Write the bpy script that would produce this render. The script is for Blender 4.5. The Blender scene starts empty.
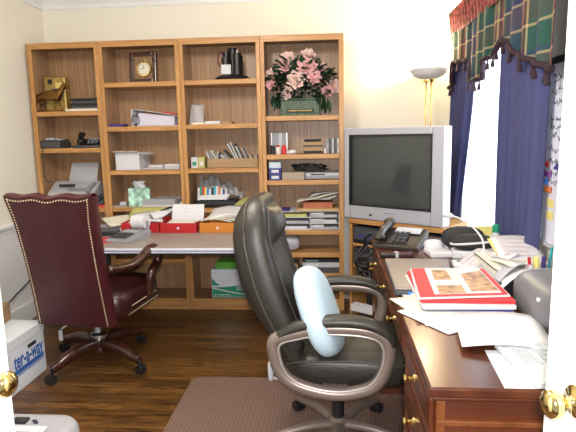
import bpy, math, random
from mathutils import Vector, Matrix, Euler
random.seed(7)
C = bpy.context.scene.collection
PI = math.pi
R = math.radians

# ------------------------------------------------------------------ materials
def new_mat(name):
    m = bpy.data.materials.new(name); m.use_nodes = True
    return m, m.node_tree.nodes, m.node_tree.links, m.node_tree.nodes['Principled BSDF']

def plain(name, col, rough=.5, metal=0., spec=.5, bump=0., bscale=200., vary=0., trans=0., emit=0., coat=0.):
    m, n, l, b = new_mat(name)
    b.inputs['Base Color'].default_value = (*col, 1)
    b.inputs['Roughness'].default_value = rough
    b.inputs['Metallic'].default_value = metal
    b.inputs['Specular IOR Level'].default_value = spec
    b.inputs['Transmission Weight'].default_value = trans
    b.inputs['Coat Weight'].default_value = coat
    if emit:
        b.inputs['Emission Color'].default_value = (*col, 1); b.inputs['Emission Strength'].default_value = emit
    if vary or bump:
        tc = n.new('ShaderNodeTexCoord'); nz = n.new('ShaderNodeTexNoise')
        nz.inputs['Scale'].default_value = bscale; nz.inputs['Detail'].default_value = 3
        l.new(tc.outputs['Object'], nz.inputs['Vector'])
        if vary:
            r = n.new('ShaderNodeValToRGB')
            r.color_ramp.elements[0].color = (*[c * (1 - vary) for c in col], 1)
            r.color_ramp.elements[1].color = (*[min(1, c * (1 + vary)) for c in col], 1)
            r.color_ramp.elements[0].position = .3; r.color_ramp.elements[1].position = .7
            l.new(nz.outputs['Fac'], r.inputs['Fac']); l.new(r.outputs['Color'], b.inputs['Base Color'])
        if bump:
            bp = n.new('ShaderNodeBump'); bp.inputs['Strength'].default_value = bump; bp.inputs['Distance'].default_value = .004
            l.new(nz.outputs['Fac'], bp.inputs['Height']); l.new(bp.outputs['Normal'], b.inputs['Normal'])
    return m

def wood(name, c0, c1, axis='Z', scale=40., rough=.45, stretch=.06, lines=0., coat=0.):
    m, n, l, b = new_mat(name)
    tc = n.new('ShaderNodeTexCoord'); mp = n.new('ShaderNodeMapping')
    s = [1, 1, 1]; s['XYZ'.index(axis)] = stretch
    mp.inputs['Scale'].default_value = s
    l.new(tc.outputs['Object'], mp.inputs['Vector'])
    nz = n.new('ShaderNodeTexNoise'); nz.inputs['Scale'].default_value = scale; nz.inputs['Detail'].default_value = 5
    nz.inputs['Distortion'].default_value = .6
    l.new(mp.outputs['Vector'], nz.inputs['Vector'])
    r = n.new('ShaderNodeValToRGB')
    r.color_ramp.elements[0].position = .34; r.color_ramp.elements[1].position = .66
    r.color_ramp.elements[0].color = (*c0, 1); r.color_ramp.elements[1].color = (*c1, 1)
    l.new(nz.outputs['Fac'], r.inputs['Fac']); l.new(r.outputs['Color'], b.inputs['Base Color'])
    b.inputs['Roughness'].default_value = rough; b.inputs['Coat Weight'].default_value = coat
    b.inputs['Coat Roughness'].default_value = .15
    if lines:
        w = n.new('ShaderNodeTexNoise'); w.inputs['Scale'].default_value = scale * 2
        l.new(mp.outputs['Vector'], w.inputs['Vector'])
        bp = n.new('ShaderNodeBump'); bp.inputs['Strength'].default_value = lines; bp.inputs['Distance'].default_value = .004
        l.new(w.outputs['Fac'], bp.inputs['Height']); l.new(bp.outputs['Normal'], b.inputs['Normal'])
    return m

def floor_mat():
    m, n, l, b = new_mat('oak_strip_floor')
    tc = n.new('ShaderNodeTexCoord')
    br = n.new('ShaderNodeTexBrick')
    br.inputs['Scale'].default_value = 1; br.inputs['Brick Width'].default_value = 1.1
    br.inputs['Row Height'].default_value = .058; br.inputs['Mortar Size'].default_value = .0012
    br.inputs['Color1'].default_value = (.10, .045, .013, 1); br.inputs['Color2'].default_value = (.19, .092, .027, 1)
    br.inputs['Mortar'].default_value = (.02, .009, .003, 1)
    l.new(tc.outputs['Object'], br.inputs['Vector'])
    mp = n.new('ShaderNodeMapping'); mp.inputs['Scale'].default_value = (.8, 9, 1)
    l.new(tc.outputs['Object'], mp.inputs['Vector'])
    nz = n.new('ShaderNodeTexNoise'); nz.inputs['Scale'].default_value = 6; nz.inputs['Detail'].default_value = 7; nz.inputs['Distortion'].default_value = 1.2
    l.new(mp.outputs['Vector'], nz.inputs['Vector'])
    r = n.new('ShaderNodeValToRGB'); r.color_ramp.elements[0].position = .36; r.color_ramp.elements[1].position = .62
    r.color_ramp.elements[0].color = (.3, .25, .22, 1); r.color_ramp.elements[1].color = (1.15, 1.1, 1, 1)
    l.new(nz.outputs['Fac'], r.inputs['Fac'])
    mx = n.new('ShaderNodeMixRGB'); mx.blend_type = 'MULTIPLY'; mx.inputs['Fac'].default_value = 1
    l.new(br.outputs['Color'], mx.inputs['Color1']); l.new(r.outputs['Color'], mx.inputs['Color2'])
    l.new(mx.outputs['Color'], b.inputs['Base Color'])
    b.inputs['Roughness'].default_value = .33
    return m

def mat_mat():
    m, n, l, b = new_mat('brown_grid_mat')
    tc = n.new('ShaderNodeTexCoord')
    br = n.new('ShaderNodeTexBrick'); br.offset = 0
    br.inputs['Scale'].default_value = 1; br.inputs['Brick Width'].default_value = .021
    br.inputs['Row Height'].default_value = .021; br.inputs['Mortar Size'].default_value = .003
    br.inputs['Color1'].default_value = (.19, .12, .095, 1); br.inputs['Color2'].default_value = (.22, .135, .105, 1)
    br.inputs['Mortar'].default_value = (.12, .075, .06, 1)
    l.new(tc.outputs['Object'], br.inputs['Vector']); l.new(br.outputs['Color'], b.inputs['Base Color'])
    b.inputs['Roughness'].default_value = .5
    return m

def plaid_mat():
    m, n, l, b = new_mat('plaid_cotton')
    uv = n.new('ShaderNodeUVMap'); sp = n.new('ShaderNodeSeparateXYZ'); l.new(uv.outputs['UV'], sp.inputs['Vector'])
    outs = []
    cr, mr, rd, gr, nv, br_ = (.42, .31, .15), (.05, .012, .018), (.28, .025, .04), (.006, .055, .042), (.010, .016, .075), (.06, .04, .035)
    ramps = ([(0, cr), (.02, mr), (.045, rd), (.065, cr), (.08, gr), (.20, (.01, .07, .055)), (.32, gr), (.41, cr), (.425, mr), (.45, rd), (.48, cr), (.495, nv), (.60, (.015, .03, .10)), (.72, nv), (.80, gr), (.90, mr), (.94, rd), (.97, mr)],
             [(0, gr), (.40, cr), (.45, gr), (.49, br_), (.86, cr), (.91, nv)])
    for i, (src, k) in enumerate((('X', 1 / .78), ('Y', 1 / .25))):
        mu = n.new('ShaderNodeMath'); mu.operation = 'MULTIPLY'; mu.inputs[1].default_value = k; l.new(sp.outputs[src], mu.inputs[0])
        fr = n.new('ShaderNodeMath'); fr.operation = 'FRACT'; l.new(mu.outputs[0], fr.inputs[0])
        rp = n.new('ShaderNodeValToRGB'); rp.color_ramp.interpolation = 'CONSTANT'
        els = rp.color_ramp.elements
        for j, (p, c) in enumerate(ramps[i]):
            e = els[0] if j == 0 else (els[1] if j == 1 else els.new(p))
            e.position = p; e.color = (*c, 1)
        l.new(fr.outputs[0], rp.inputs['Fac']); outs.append(rp)
    mx = n.new('ShaderNodeMixRGB'); mx.inputs['Fac'].default_value = .5
    l.new(outs[0].outputs['Color'], mx.inputs['Color1']); l.new(outs[1].outputs['Color'], mx.inputs['Color2'])
    l.new(mx.outputs['Color'], b.inputs['Base Color']); b.inputs['Roughness'].default_value = .8
    return m

def sheer_mat():
    m, n, l, b = new_mat('sheer_lace')
    b.inputs['Base Color'].default_value = (.93, .95, .95, 1); b.inputs['Roughness'].default_value = .9
    tr = n.new('ShaderNodeBsdfTranslucent'); tr.inputs['Color'].default_value = (.95, .97, 1, 1)
    tp = n.new('ShaderNodeBsdfTransparent')
    m1 = n.new('ShaderNodeMixShader'); m1.inputs['Fac'].default_value = .55
    l.new(b.outputs['BSDF'], m1.inputs[1]); l.new(tr.outputs['BSDF'], m1.inputs[2])
    tc = n.new('ShaderNodeTexCoord'); vo = n.new('ShaderNodeTexVoronoi'); vo.inputs['Scale'].default_value = 28
    l.new(tc.outputs['Object'], vo.inputs['Vector'])
    rp = n.new('ShaderNodeValToRGB'); rp.color_ramp.elements[0].position = .3; rp.color_ramp.elements[1].position = .5
    rp.color_ramp.elements[0].color = (.08, .08, .08, 1); rp.color_ramp.elements[1].color = (.35, .35, .35, 1)
    l.new(vo.outputs['Distance'], rp.inputs['Fac'])
    m2 = n.new('ShaderNodeMixShader'); l.new(rp.outputs['Color'], m2.inputs['Fac'])
    l.new(m1.outputs['Shader'], m2.inputs[1]); l.new(tp.outputs['BSDF'], m2.inputs[2])
    l.new(m2.outputs['Shader'], n['Material Output'].inputs['Surface'])
    return m

def clear_mat(name, col, fac):
    m, n, l, b = new_mat(name)
    b.inputs['Base Color'].default_value = (*col, 1); b.inputs['Roughness'].default_value = .12
    tp = n.new('ShaderNodeBsdfTransparent'); mx = n.new('ShaderNodeMixShader'); mx.inputs['Fac'].default_value = fac
    l.new(b.outputs['BSDF'], mx.inputs[1]); l.new(tp.outputs['BSDF'], mx.inputs[2])
    l.new(mx.outputs['Shader'], n['Material Output'].inputs['Surface'])
    return m

OAK_V = wood('oak_vertical', (.38, .18, .055), (.56, .29, .10), 'Z', 45, .42)
OAK_H = wood('oak_horizontal', (.38, .18, .055), (.56, .29, .10), 'X', 45, .42)
OAK_IN = wood('oak_panel', (.30, .165, .08), (.44, .26, .14), 'Z', 55, .36, .03, lines=.35)
OAK_IN_H = wood('oak_panel_flat', (.24, .12, .045), (.36, .19, .08), 'X', 55, .42, .03)
CHERRY = wood('cherry_wood', (.060, .014, .005), (.105, .027, .009), 'Y', 14, .27, .12, coat=.12)
CHERRY_END = wood('cherry_wood_end', (.065, .014, .005), (.115, .027, .009), 'X', 12, .35, .12, coat=.1)
CHERRY_LT = wood('cherry_wood_light', (.12, .036, .009), (.18, .055, .015), 'Z', 14, .3, .12, coat=.2)
MAHOG = wood('dark_mahogany', (.028, .008, .005), (.06, .016, .009), 'X', 16, .25, .2, coat=.4)
FLOOR = floor_mat(); GRID = mat_mat(); PLAID = plaid_mat(); SHEER = sheer_mat()
WALL = plain('cream_wall_paint', (.82, .785, .68), .85, bump=.05, bscale=120)
WHITE = plain('white_trim_paint', (.80, .81, .82), .45)
CEIL = plain('white_ceiling_paint', (.85, .85, .85), .9)
DOORW = plain('white_door_paint', (.86, .86, .86), .4)
BURG = plain('burgundy_leather', (.060, .009, .013), .38, bump=.35, bscale=160, vary=.35)
BLACKL = plain('black_brown_leather', (.028, .024, .019), .42, bump=.3, bscale=130, vary=.2)
PIPE = plain('leather_piping', (.05, .043, .036), .4)
PEWTER = plain('pewter_plastic', (.24, .185, .16), .36, metal=.35)
PEWTER2 = plain('pewter_edge', (.5, .46, .44), .3, metal=.5)
BLACK = plain('black_plastic', (.012, .012, .013), .38)
BLACKM = plain('black_matte', (.018, .018, .02), .7)
DGREY = plain('dark_grey_plastic', (.06, .062, .07), .45)
GREY = plain('grey_plastic', (.27, .28, .31), .45)
LGREY = plain('light_grey_plastic', (.48, .49, .52), .45)
SILVER = plain('silver_plastic', (.47, .47, .53), .35, metal=.25)
LAPT = plain('laptop_taupe_lid', (.27, .235, .22), .38, metal=.3)
SCREEN = plain('tube_screen_glass', (.043, .05, .05), .12, coat=.3)
BRASS = plain('polished_brass', (.82, .64, .26), .12, metal=1)
NAILS = plain('pale_brass_nails', (.80, .70, .45), .3, metal=.7)
ABRASS = plain('aged_brass', (.20, .10, .025), .28, metal=.9, vary=.4, bscale=40)
GOLD = plain('gold_box_metal', (.40, .27, .08), .45, metal=.5, vary=.3, bscale=30)
STEEL = plain('steel', (.55, .55, .57), .25, metal=1)
PAPER = plain('white_paper', (.64, .64, .67), .8)
PAPERC = plain('off_white_plastic', (.55, .56, .58), .5)
PAPER2 = plain('cream_paper', (.72, .69, .58), .8)
PAPERG = plain('grey_paper', (.42, .42, .45), .7)
YELLOW = plain('yellow_paper', (.75, .66, .22), .8)
YGREEN = plain('yellow_green_folder', (.48, .46, .16), .7)
RED = plain('red_lacquer', (.42, .015, .02), .4)
REDP = plain('red_print', (.6, .03, .035), .6)
ORANGE = plain('orange_wood_tray', (.50, .17, .02), .45)
BLUEC = plain('pale_blue_cloth', (.50, .65, .76), .9, bump=.25, bscale=60)
NAVY = plain('navy_curtain', (.043, .046, .135), .8, bump=.1, bscale=200)
FRINGE = plain('dark_maroon_fringe', (.024, .008, .016), .85)
CARD = plain('brown_cardboard', (.36, .23, .12), .8)
CARDW = plain('white_cardboard', (.72, .75, .80), .7)
BLUE = plain('blue_print', (.03, .12, .42), .6)
DBLUE = plain('dark_blue_print', (.03, .035, .22), .5)
GREEN = plain('green_print', (.01, .28, .15), .6)
LIME = plain('lime_print', (.10, .36, .03), .6)
TEAL = plain('teal_tissue_print', (.36, .58, .48), .6, vary=.65, bscale=28)
PURPLE = plain('purple_plastic', (.06, .03, .20), .5)
STONE = plain('green_stone_planter', (.09, .13, .085), .6, bump=.6, bscale=60, vary=.4)
LEAF = plain('dark_green_leaf', (.02, .055, .022), .5, vary=.5, bscale=30)
PETAL = plain('pink_petal', (.85, .46, .46), .7, vary=.25, bscale=25)
PETAL2 = plain('pale_pink_petal', (.9, .62, .56), .7, vary=.2, bscale=25)
TAN = plain('tan_book_cover', (.38, .25, .11), .6)
BAG = clear_mat('clear_plastic_bag', (.6, .6, .62), .45)
GLASS = clear_mat('clear_glass', (.7, .75, .78), .75)
BOWL = plain('frosted_glass_bowl', (.58, .58, .64), .5, trans=.1)
PHOTO = plain('brochure_photo', (.42, .22, .10), .5, vary=.7, bscale=30)
INK = plain('dark_ink', (.03, .03, .06), .7)
TAUPE = plain('taupe_laminate', (.29, .25, .22), .4)
EDGE = plain('pale_edge_band', (.62, .64, .70), .35)
EDGEB = plain('blue_grey_edge_groove', (.12, .14, .24), .5)
WBRD = plain('whiteboard_film', (.74, .76, .92), .3)
TEALP = plain('teal_pen', (.02, .42, .50), .4)
SKYP = plain('blue_clip', (.03, .2, .6), .4)
ORCL = plain('orange_clip', (.6, .15, .03), .4)
PURC = plain('purple_clip', (.2, .03, .25), .4)

# ------------------------------------------------------------------ mesh builder
class MB:
    def __init__(s): s.v = []; s.f = []; s.mi = []; s.uv = None
    def add(s, vs, fs, mi=0, M=None):
        o = len(s.v)
        s.v += [tuple(M @ Vector(p)) if M else tuple(p) for p in vs]
        s.f += [tuple(i + o for i in f) for f in fs]; s.mi += [mi] * len(fs)
        return s
    def box(s, x0, x1, y0, y1, z0, z1, mi=0, M=None):
        vs = [(x, y, z) for z in (z0, z1) for y in (y0, y1) for x in (x0, x1)]
        return s.add(vs, [(0, 2, 3, 1), (4, 5, 7, 6), (0, 1, 5, 4), (2, 6, 7, 3), (0, 4, 6, 2), (1, 3, 7, 5)], mi, M)
    def tube(s, path, r, seg=10, mi=0, closed=False, flat=1., M=None, up=(0, 0, 1)):
        """sweep; r number or list; flat scales section along binormal"""
        P = [Vector(p) for p in path]; n = len(P); vs = []; fs = []
        for i, p in enumerate(P):
            a = P[(i - 1) % n] if (closed or i) else P[0]; b = P[(i + 1) % n] if (closed or i < n - 1) else P[-1]
            t = (b - a).normalized(); u = Vector(up)
            if abs(t.dot(u)) > .95: u = Vector((1, 0, 0)) if abs(t.x) < .9 else Vector((0, 1, 0))
            e1 = t.cross(u).normalized(); e2 = e1.cross(t).normalized()
            rr = r[i] if isinstance(r, (list, tuple)) else r
            for k in range(seg):
                q = 2 * PI * k / seg
                vs.append(p + e1 * math.cos(q) * rr + e2 * math.sin(q) * rr * flat)
        m = n if closed else n - 1
        for i in range(m):
            for k in range(seg):
                a = i * seg + k; b = i * seg + (k + 1) % seg; c = ((i + 1) % n) * seg + (k + 1) % seg; d = ((i + 1) % n) * seg + k
                fs.append((a, b, c, d))
        if not closed: fs += [tuple(range(seg))[::-1], tuple((n - 1) * seg + k for k in range(seg))]
        return s.add(vs, fs, mi, M)
    def lathe(s, prof, seg=20, mi=0, M=None, cap=True):
        vs = []; fs = []
        for r, z in prof:
            for k in range(seg): vs.append((r * math.cos(2 * PI * k / seg), r * math.sin(2 * PI * k / seg), z))
        for i in range(len(prof) - 1):
            for k in range(seg): fs.append((i * seg + k, i * seg + (k + 1) % seg, (i + 1) * seg + (k + 1) % seg, (i + 1) * seg + k))
        if cap: fs += [tuple(range(seg))[::-1], tuple((len(prof) - 1) * seg + k for k in range(seg))]
        return s.add(vs, fs, mi, M)
    def prism(s, pts, h0, h1, mi=0, M=None):
        n = len(pts)
        vs = [(x, y, h0) for x, y in pts] + [(x, y, h1) for x, y in pts]
        fs = [tuple(range(n))[::-1], tuple(range(n, 2 * n))] + [(i, (i + 1) % n, n + (i + 1) % n, n + i) for i in range(n)]
        return s.add(vs, fs, mi, M)
    def ell(s, c, r, e=1., nu=20, nv=12, mi=0, M=None):
        """superellipsoid, e<1 gets boxy"""
        f = lambda w: math.copysign(abs(w) ** e, w)
        vs = []; fs = []
        for i in range(nv + 1):
            a = -PI / 2 + PI * i / nv
            for k in range(nu):
                b = 2 * PI * k / nu
                vs.append((c[0] + r[0] * f(math.cos(a)) * f(math.cos(b)), c[1] + r[1] * f(math.cos(a)) * f(math.sin(b)), c[2] + r[2] * f(math.sin(a))))
        for i in range(nv):
            for k in range(nu): fs.append((i * nu + k, i * nu + (k + 1) % nu, (i + 1) * nu + (k + 1) % nu, (i + 1) * nu + k))
        return s.add(vs, fs, mi, M)
    def sheet(s, fn, nu, nv, mi=0, uv=None):
        """fn(u,v)->xyz ; open sheet with optional uv"""
        o = len(s.v); vs = []; fs = []
        for j in range(nv + 1):
            for i in range(nu + 1): vs.append(fn(i / nu, j / nv))
        for j in range(nv):
            for i in range(nu):
                a = j * (nu + 1) + i; fs.append((a, a + 1, a + nu + 2, a + nu + 1))
        if uv:
            s.uv = s.uv or {}
            for j in range(nv + 1):
                for i in range(nu + 1): s.uv[o + j * (nu + 1) + i] = uv(i / nu, j / nv)
        return s.add(vs, fs, mi)
    def build(s, name, mats, parent=None, smooth=None, bevel=0., solid=0., sub=0, loc=None, rot=None):
        me = bpy.data.meshes.new(name); me.from_pydata(s.v, [], s.f)
        if not isinstance(mats, (list, tuple)): mats = [mats]
        for m in mats: me.materials.append(m)
        me.polygons.foreach_set('material_index', s.mi)
        if s.uv:
            ul = me.uv_layers.new(name='UVMap')
            for lp in me.loops: ul.data[lp.index].uv = s.uv.get(lp.vertex_index, (0, 0))
        me.validate(); me.update()
        o = bpy.data.objects.new(name, me); C.objects.link(o)
        if parent is not None: o.parent = parent
        if loc: o.location = loc
        if rot: o.rotation_euler = rot
        if smooth:
            for p in me.polygons: p.use_smooth = True
            if smooth != True: 
                try: me.set_sharp_from_angle(angle=R(smooth))
                except Exception: pass
        if solid:
            md = o.modifiers.new('solid', 'SOLIDIFY'); md.thickness = solid; md.offset = 0
        if bevel:
            md = o.modifiers.new('bevel', 'BEVEL'); md.width = bevel; md.segments = 2; md.limit_method = 'ANGLE'
        if sub:
            md = o.modifiers.new('sub', 'SUBSURF'); md.levels = sub; md.render_levels = sub
        return o

def tag(o, label, cat, group=None, kind=None):
    o['label'] = label; o['category'] = cat
    if group: o['group'] = group
    if kind: o['kind'] = kind
    return o
def thing(name, label, cat, loc=(0, 0, 0), rz=0., group=None, rot=None):
    o = bpy.data.objects.new(name, None); C.objects.link(o); o.empty_display_size = .05
    o.location = loc; o.rotation_euler = rot or (0, 0, rz)
    return tag(o, label, cat, group)
def struct(o):
    o['kind'] = 'structure'; return o
def dup(o, parent=None):
    c = o.copy(); C.objects.link(c)
    if parent is not None: c.parent = parent
    for ch in list(o.children): dup(ch, c)
    return c
def BX(x0, x1, y0, y1, z0, z1, M=None): return MB().box(x0, x1, y0, y1, z0, z1, 0, M)
def T(x=0, y=0, z=0, rz=0, rx=0, ry=0): return Matrix.Translation((x, y, z)) @ Euler((rx, ry, rz)).to_matrix().to_4x4()
def text_mesh(txt, size, depth=.0006):
    cu = bpy.data.curves.new('lettering', 'FONT'); cu.body = txt; cu.size = size; cu.extrude = depth; cu.offset = size * .022
    cu.align_x = 'CENTER'; cu.align_y = 'CENTER'
    o = bpy.data.objects.new('lettering', cu); C.objects.link(o)
    bpy.context.view_layer.update()
    me = bpy.data.meshes.new_from_object(o.evaluated_get(bpy.context.evaluated_depsgraph_get()))
    bpy.data.objects.remove(o); return me
def smoothstep(t): t = max(0, min(1, t)); return t * t * (3 - 2 * t)
def lerp(xs, ys, x):
    if x <= xs[0]: return ys[0]
    for i in range(len(xs) - 1):
        if x <= xs[i + 1]: return ys[i] + (ys[i + 1] - ys[i]) * (x - xs[i]) / (xs[i + 1] - xs[i])
    return ys[-1]
def spline(pts, n=8, closed=False):
    P = [Vector(p) for p in pts]; out = []; N = len(P)
    for i in range(N if closed else N - 1):
        g = lambda k: P[k % N] if closed else P[max(0, min(N - 1, k))]
        a, b, c, d = g(i - 1), g(i), g(i + 1), g(i + 2)
        for k in range(n):
            t = k / n
            out.append(.5 * ((2 * b) + (c - a) * t + (2 * a - 5 * b + 4 * c - d) * t * t + (3 * b - a - 3 * c + d) * t ** 3))
    if not closed: out.append(P[-1])
    return out

# ------------------------------------------------------------------ the room
XL, XR, YB, ZC = -2.375, .975, 4.42, 2.56
struct(BX(XL - .1, XR + .1, -.4, YB + .1, -.05, 0).build('floor', FLOOR))
struct(BX(XL - .1, XR + .1, -.4, YB + .1, ZC, ZC + .05).build('ceiling', CEIL))
struct(BX(XL - .1, XL, -.4, YB + .1, 0, ZC).build('wall_left', WALL))
struct(BX(XL, XR, YB, YB + .1, 0, ZC).build('wall_back', WALL))
WY0, WY1, WZ0, WZ1 = 2.60, 3.92, .66, 2.02      # window opening in the right wall
w = MB().box(XR, XR + .1, -.4, WY0, 0, ZC).box(XR, XR + .1, WY1, YB + .1, 0, ZC).box(XR, XR + .1, WY0, WY1, 0, WZ0).box(XR, XR + .1, WY0, WY1, WZ1, ZC)
struct(w.build('wall_right', WALL))
def crown_profile(): return [(0, 0), (.012, 0), (.018, .03), (.05, .075), (.06, .11), (0, .11)]
cm = MB()
pr = crown_profile()
cm.prism(pr, 0, XR - XL, M=Matrix(((0, 0, 1, XL), (-1, 0, 0, YB), (0, 1, 0, 2.45), (0, 0, 0, 1))))
struct(cm.build('trim_1', WHITE))
cm = MB().prism(pr, 0, YB + .4, M=Matrix(((1, 0, 0, XL), (0, 0, 1, -.4), (0, 1, 0, 2.45), (0, 0, 0, 1))))
struct(cm.build('trim_2', WHITE))
# chair rail and the white dado under it, left and back
struct(MB().prism([(0, 0), (.014, 0), (.018, .022), (.03, .04), (.03, .058), (.012, .066), (0, .066)], 0, YB + .4, M=Matrix(((1, 0, 0, XL), (0, 0, 1, -.4), (0, 1, 0, .717), (0, 0, 0, 1)))).build('trim_3', WHITE))
struct(BX(XL, XL + .006, -.4, YB, 0, .717).build('trim_4', WHITE))
struct(BX(.1, XR, YB - .006, YB, .0, .717).build('trim_5', WHITE))
struct(BX(.1, XR, YB - .025, YB - .006, .717, .783).build('trim_6', WHITE))
struct(BX(XL + .006, XL + .022, -.4, YB, 0, .14).build('baseboard_left', WHITE, bevel=.004))
struct(BX(.1, XR, YB - .022, YB - .006, 0, .14).build('baseboard_back', WHITE, bevel=.004))
struct(BX(XR - .016, XR, -.4, YB - .03, 0, .14).build('baseboard_right', WHITE, bevel=.004))
# window
wf = MB()
for a in ((WY0 - .07, WY0, WZ0 - .07, WZ1 + .07), (WY1, WY1 + .07, WZ0 - .07, WZ1 + .07), (WY0, WY1, WZ1, WZ1 + .07), (WY0, WY1, WZ0 - .07, WZ0)):
    wf.box(XR - .018, XR, a[0], a[1], a[2], a[3])
for a in ((WY0, WY0 + .04, WZ0, WZ1), (WY1 - .04, WY1, WZ0, WZ1), (WY0, WY1, WZ1 - .04, WZ1), (WY0, WY1, WZ0, WZ0 + .05), (WY0, WY1, 1.53, 1.57), (3.30, 3.33, WZ0, WZ1)):
    wf.box(XR + .03, XR + .06, a[0], a[1], a[2], a[3])
wo = struct(wf.build('window_1', WHITE))
struct(BX(XR + .043, XR + .047, WY0 + .03, WY1 - .03, WZ0 + .03, WZ1 - .03).build('pane', clear_mat('window_glass', (.9, .95, .95), .93), wo))

# double door leaves, both swung open into the room
def door_leaf(n, latch, hinge, side):
    lx, ly = latch; hx, hy = hinge
    L = math.hypot(hx - lx, hy - ly); a = math.atan2(hy - ly, hx - lx)
    e = bpy.data.objects.new(n, None); C.objects.link(e); e.location = (lx, ly, 0); e.rotation_euler = (0, 0, a); struct(e)
    # local x runs from the latch edge to the hinge; side is the local-y sign of the face seen from the doorway
    s = side
    y0, y1 = (-.035, 0) if s > 0 else (0, .035)
    m = BX(0, L, y0, y1, .01, 2.03)
    for z0, z1 in ((.2, .75), (1.0, 1.85)):
        for yy in (y0 - .004, y1):
            m.box(.1, L - .1, yy, yy + .004, z0, z0 + .02); m.box(.1, L - .1, yy, yy + .004, z1 - .02, z1)
            m.box(.1, .12, yy, yy + .004, z0, z1); m.box(L - .12, L - .1, yy, yy + .004, z0, z1)
    m.build('leaf', DOORW, e, bevel=.002)
    k = MB(); ko = .055 if s > 0 else .088
    for sg in (1, -1):
        yf = (y1 if sg > 0 else y0)
        M = Matrix.Translation((ko, yf, .922)) @ Euler((-sg * PI / 2, 0, 0)).to_matrix().to_4x4() @ Matrix.Scale(.88, 4)
        k.lathe([(.001, 0), (.034, 0), (.034, .003), (.030, .007), (.016, .010), (.011, .016), (.010, .026), (.014, .032), (.022, .036), (.0275, .044), (.029, .052), (.0275, .060), (.022, .066), (.012, .070), (.001, .071)], 24, M=M)
    k.build('door_knob', BRASS, e, smooth=40)
    BX(-.001, .001, (y0 + y1) / 2 - .012, (y0 + y1) / 2 + .012, .83, .94).build('latch_plate', BRASS, e)
door_leaf('door_1', (-.676, 1.0), (-.81, .40), 1)
door_leaf('door_2', (.411, 1.0), (.541, .41), -1)

# ------------------------------------------------------------------ bookcases
YF = 4.083; YK = 4.40; BH = 2.13
def bookcase(x0, x1, shelves, label, first=False, last=False):
    t = thing('bookcase', label, 'bookcase', (x0, YF, 0), group='oak bookcases along the back wall')
    W = x1 - x0 - .002; D = YK - YF
    for a in (0, W - .018): BX(a, a + .018, .02, D - .008, 0, BH - .02).build('side_panel', OAK_IN, t)
    BX(.018, W - .018, D - .014, D - .008, .07, BH - .02).build('back_panel', OAK_IN, t)
    sl, sr = (.038 if first else .03), (.036 if last else .03)
    BX(0, sl, 0, .02, 0, BH - .045).build('stile', OAK_V, t, bevel=.002)
    BX(W - sr, W, 0, .02, 0, BH - .045).build('stile', OAK_V, t, bevel=.002)
    BX(0, W, 0, .02, BH - .045, BH).build('top_rail', OAK_H, t, bevel=.002)
    BX(0, W, .02, D - .008, BH - .02, BH).build('top_panel', OAK_IN_H, t)
    BX(sl, W - sr, 0, .02, 0, .093).build('plinth', OAK_H, t, bevel=.002)
    BX(.018, W - .018, .02, D - .014, .07, .092).build('bottom_panel', OAK_IN_H, t)
    for z in shelves:
        BX(sl + .001, W - sr - .001, .003, D - .015, z - .037, z).build('shelf', [OAK_H], t, bevel=.003)
    return t
S1 = (1.61, 1.322, .845, .46); S2 = (1.82, 1.482, 1.14, .847, .42); S3 = (1.822, 1.488, 1.148, .832); S4 = (1.538, 1.246, 1.046, .652, .471, .30)
XB = (-2.352, -1.78, -1.147, -.526, .10)
bookcase(XB[0], XB[1], S1, 'oak bookcase beside the left wall, holding the horse figurine and fax', first=True)
bookcase(XB[1], XB[2], S2, 'oak bookcase holding the framed clock and the tissue box')
bookcase(XB[2], XB[3], S3, 'oak bookcase holding the pen carousel and the box of envelopes')
bookcase(XB[3], XB[4], S4, 'oak bookcase holding the pink flowers, nearest the television', last=True)

# ---- upper shelf of the first bookcase
def skin(name, nodes, edges, mat, parent, sub=2):
    me = bpy.data.meshes.new(name); me.from_pydata([n[:3] for n in nodes], edges, []); me.materials.append(mat)
    o = bpy.data.objects.new(name, me); C.objects.link(o); o.parent = parent
    sk = o.modifiers.new('skin', 'SKIN'); sk.use_smooth_shade = True
    lay = me.skin_vertices[0] if me.skin_vertices else None
    for i, n in enumerate(nodes):
        me.skin_vertices[0].data[i].radius = (n[3], n[3])
    me.skin_vertices[0].data[0].use_root = True
    s = o.modifiers.new('sub', 'SUBSURF'); s.levels = sub; s.render_levels = sub
    return o
t = thing('horse_figurine', 'brass horse figurine standing in front of the gold box', 'figurine', (-2.225, 4.14, 1.61)); t.scale = (1.12, 1, 1.12)
BX(-.115, .115, -.035, .035, 0, .012).build('base', ABRASS, t, bevel=.004)
def horse_nodes():
    N = [(0, 0, .115, .032), (-.07, 0, .118, .033), (.055, 0, .115, .033), (.088, 0, .145, .022), (.112, 0, .178, .016), (.13, 0, .178, .014), (.152, 0, .158, .009),
         (-.108, 0, .105, .008), (-.12, 0, .05, .006)]
    E = [(0, 1), (0, 2), (2, 3), (3, 4), (4, 5), (5, 6), (1, 7), (7, 8)]
    for sx, sg in ((-.082, 1), (-.082, -1), (.062, 1), (.062, -1)):
        k = len(N); dx = .012 * sg
        if sx < 0: leg = [(sx, .018 * sg, .085, .018), (sx + .006 + dx, .018 * sg, .062, .011), (sx - .014 + dx, .018 * sg, .042, .007), (sx - .004 + dx, .018 * sg, .014, .008)]
        else: leg = [(sx, .018 * sg, .085, .014), (sx + dx, .018 * sg, .055, .008), (sx + dx * 1.6, .018 * sg, .014, .008)]
        N += leg; E.append((1 if sx < 0 else 2, k)); E += [(k + i, k + i + 1) for i in range(len(leg) - 1)]
    for sg in (1, -1):
        k = len(N); N.append((.108, .008 * sg, .205, .004)); E.append((4, k))
    return N, E
N, E_ = horse_nodes(); skin('body', N, E_, ABRASS, t)
t = thing('gold_box', 'square gold box with a dark square and lid knob behind the horse', 'box', (-2.232, 4.29, 1.61), rz=.12)
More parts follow.
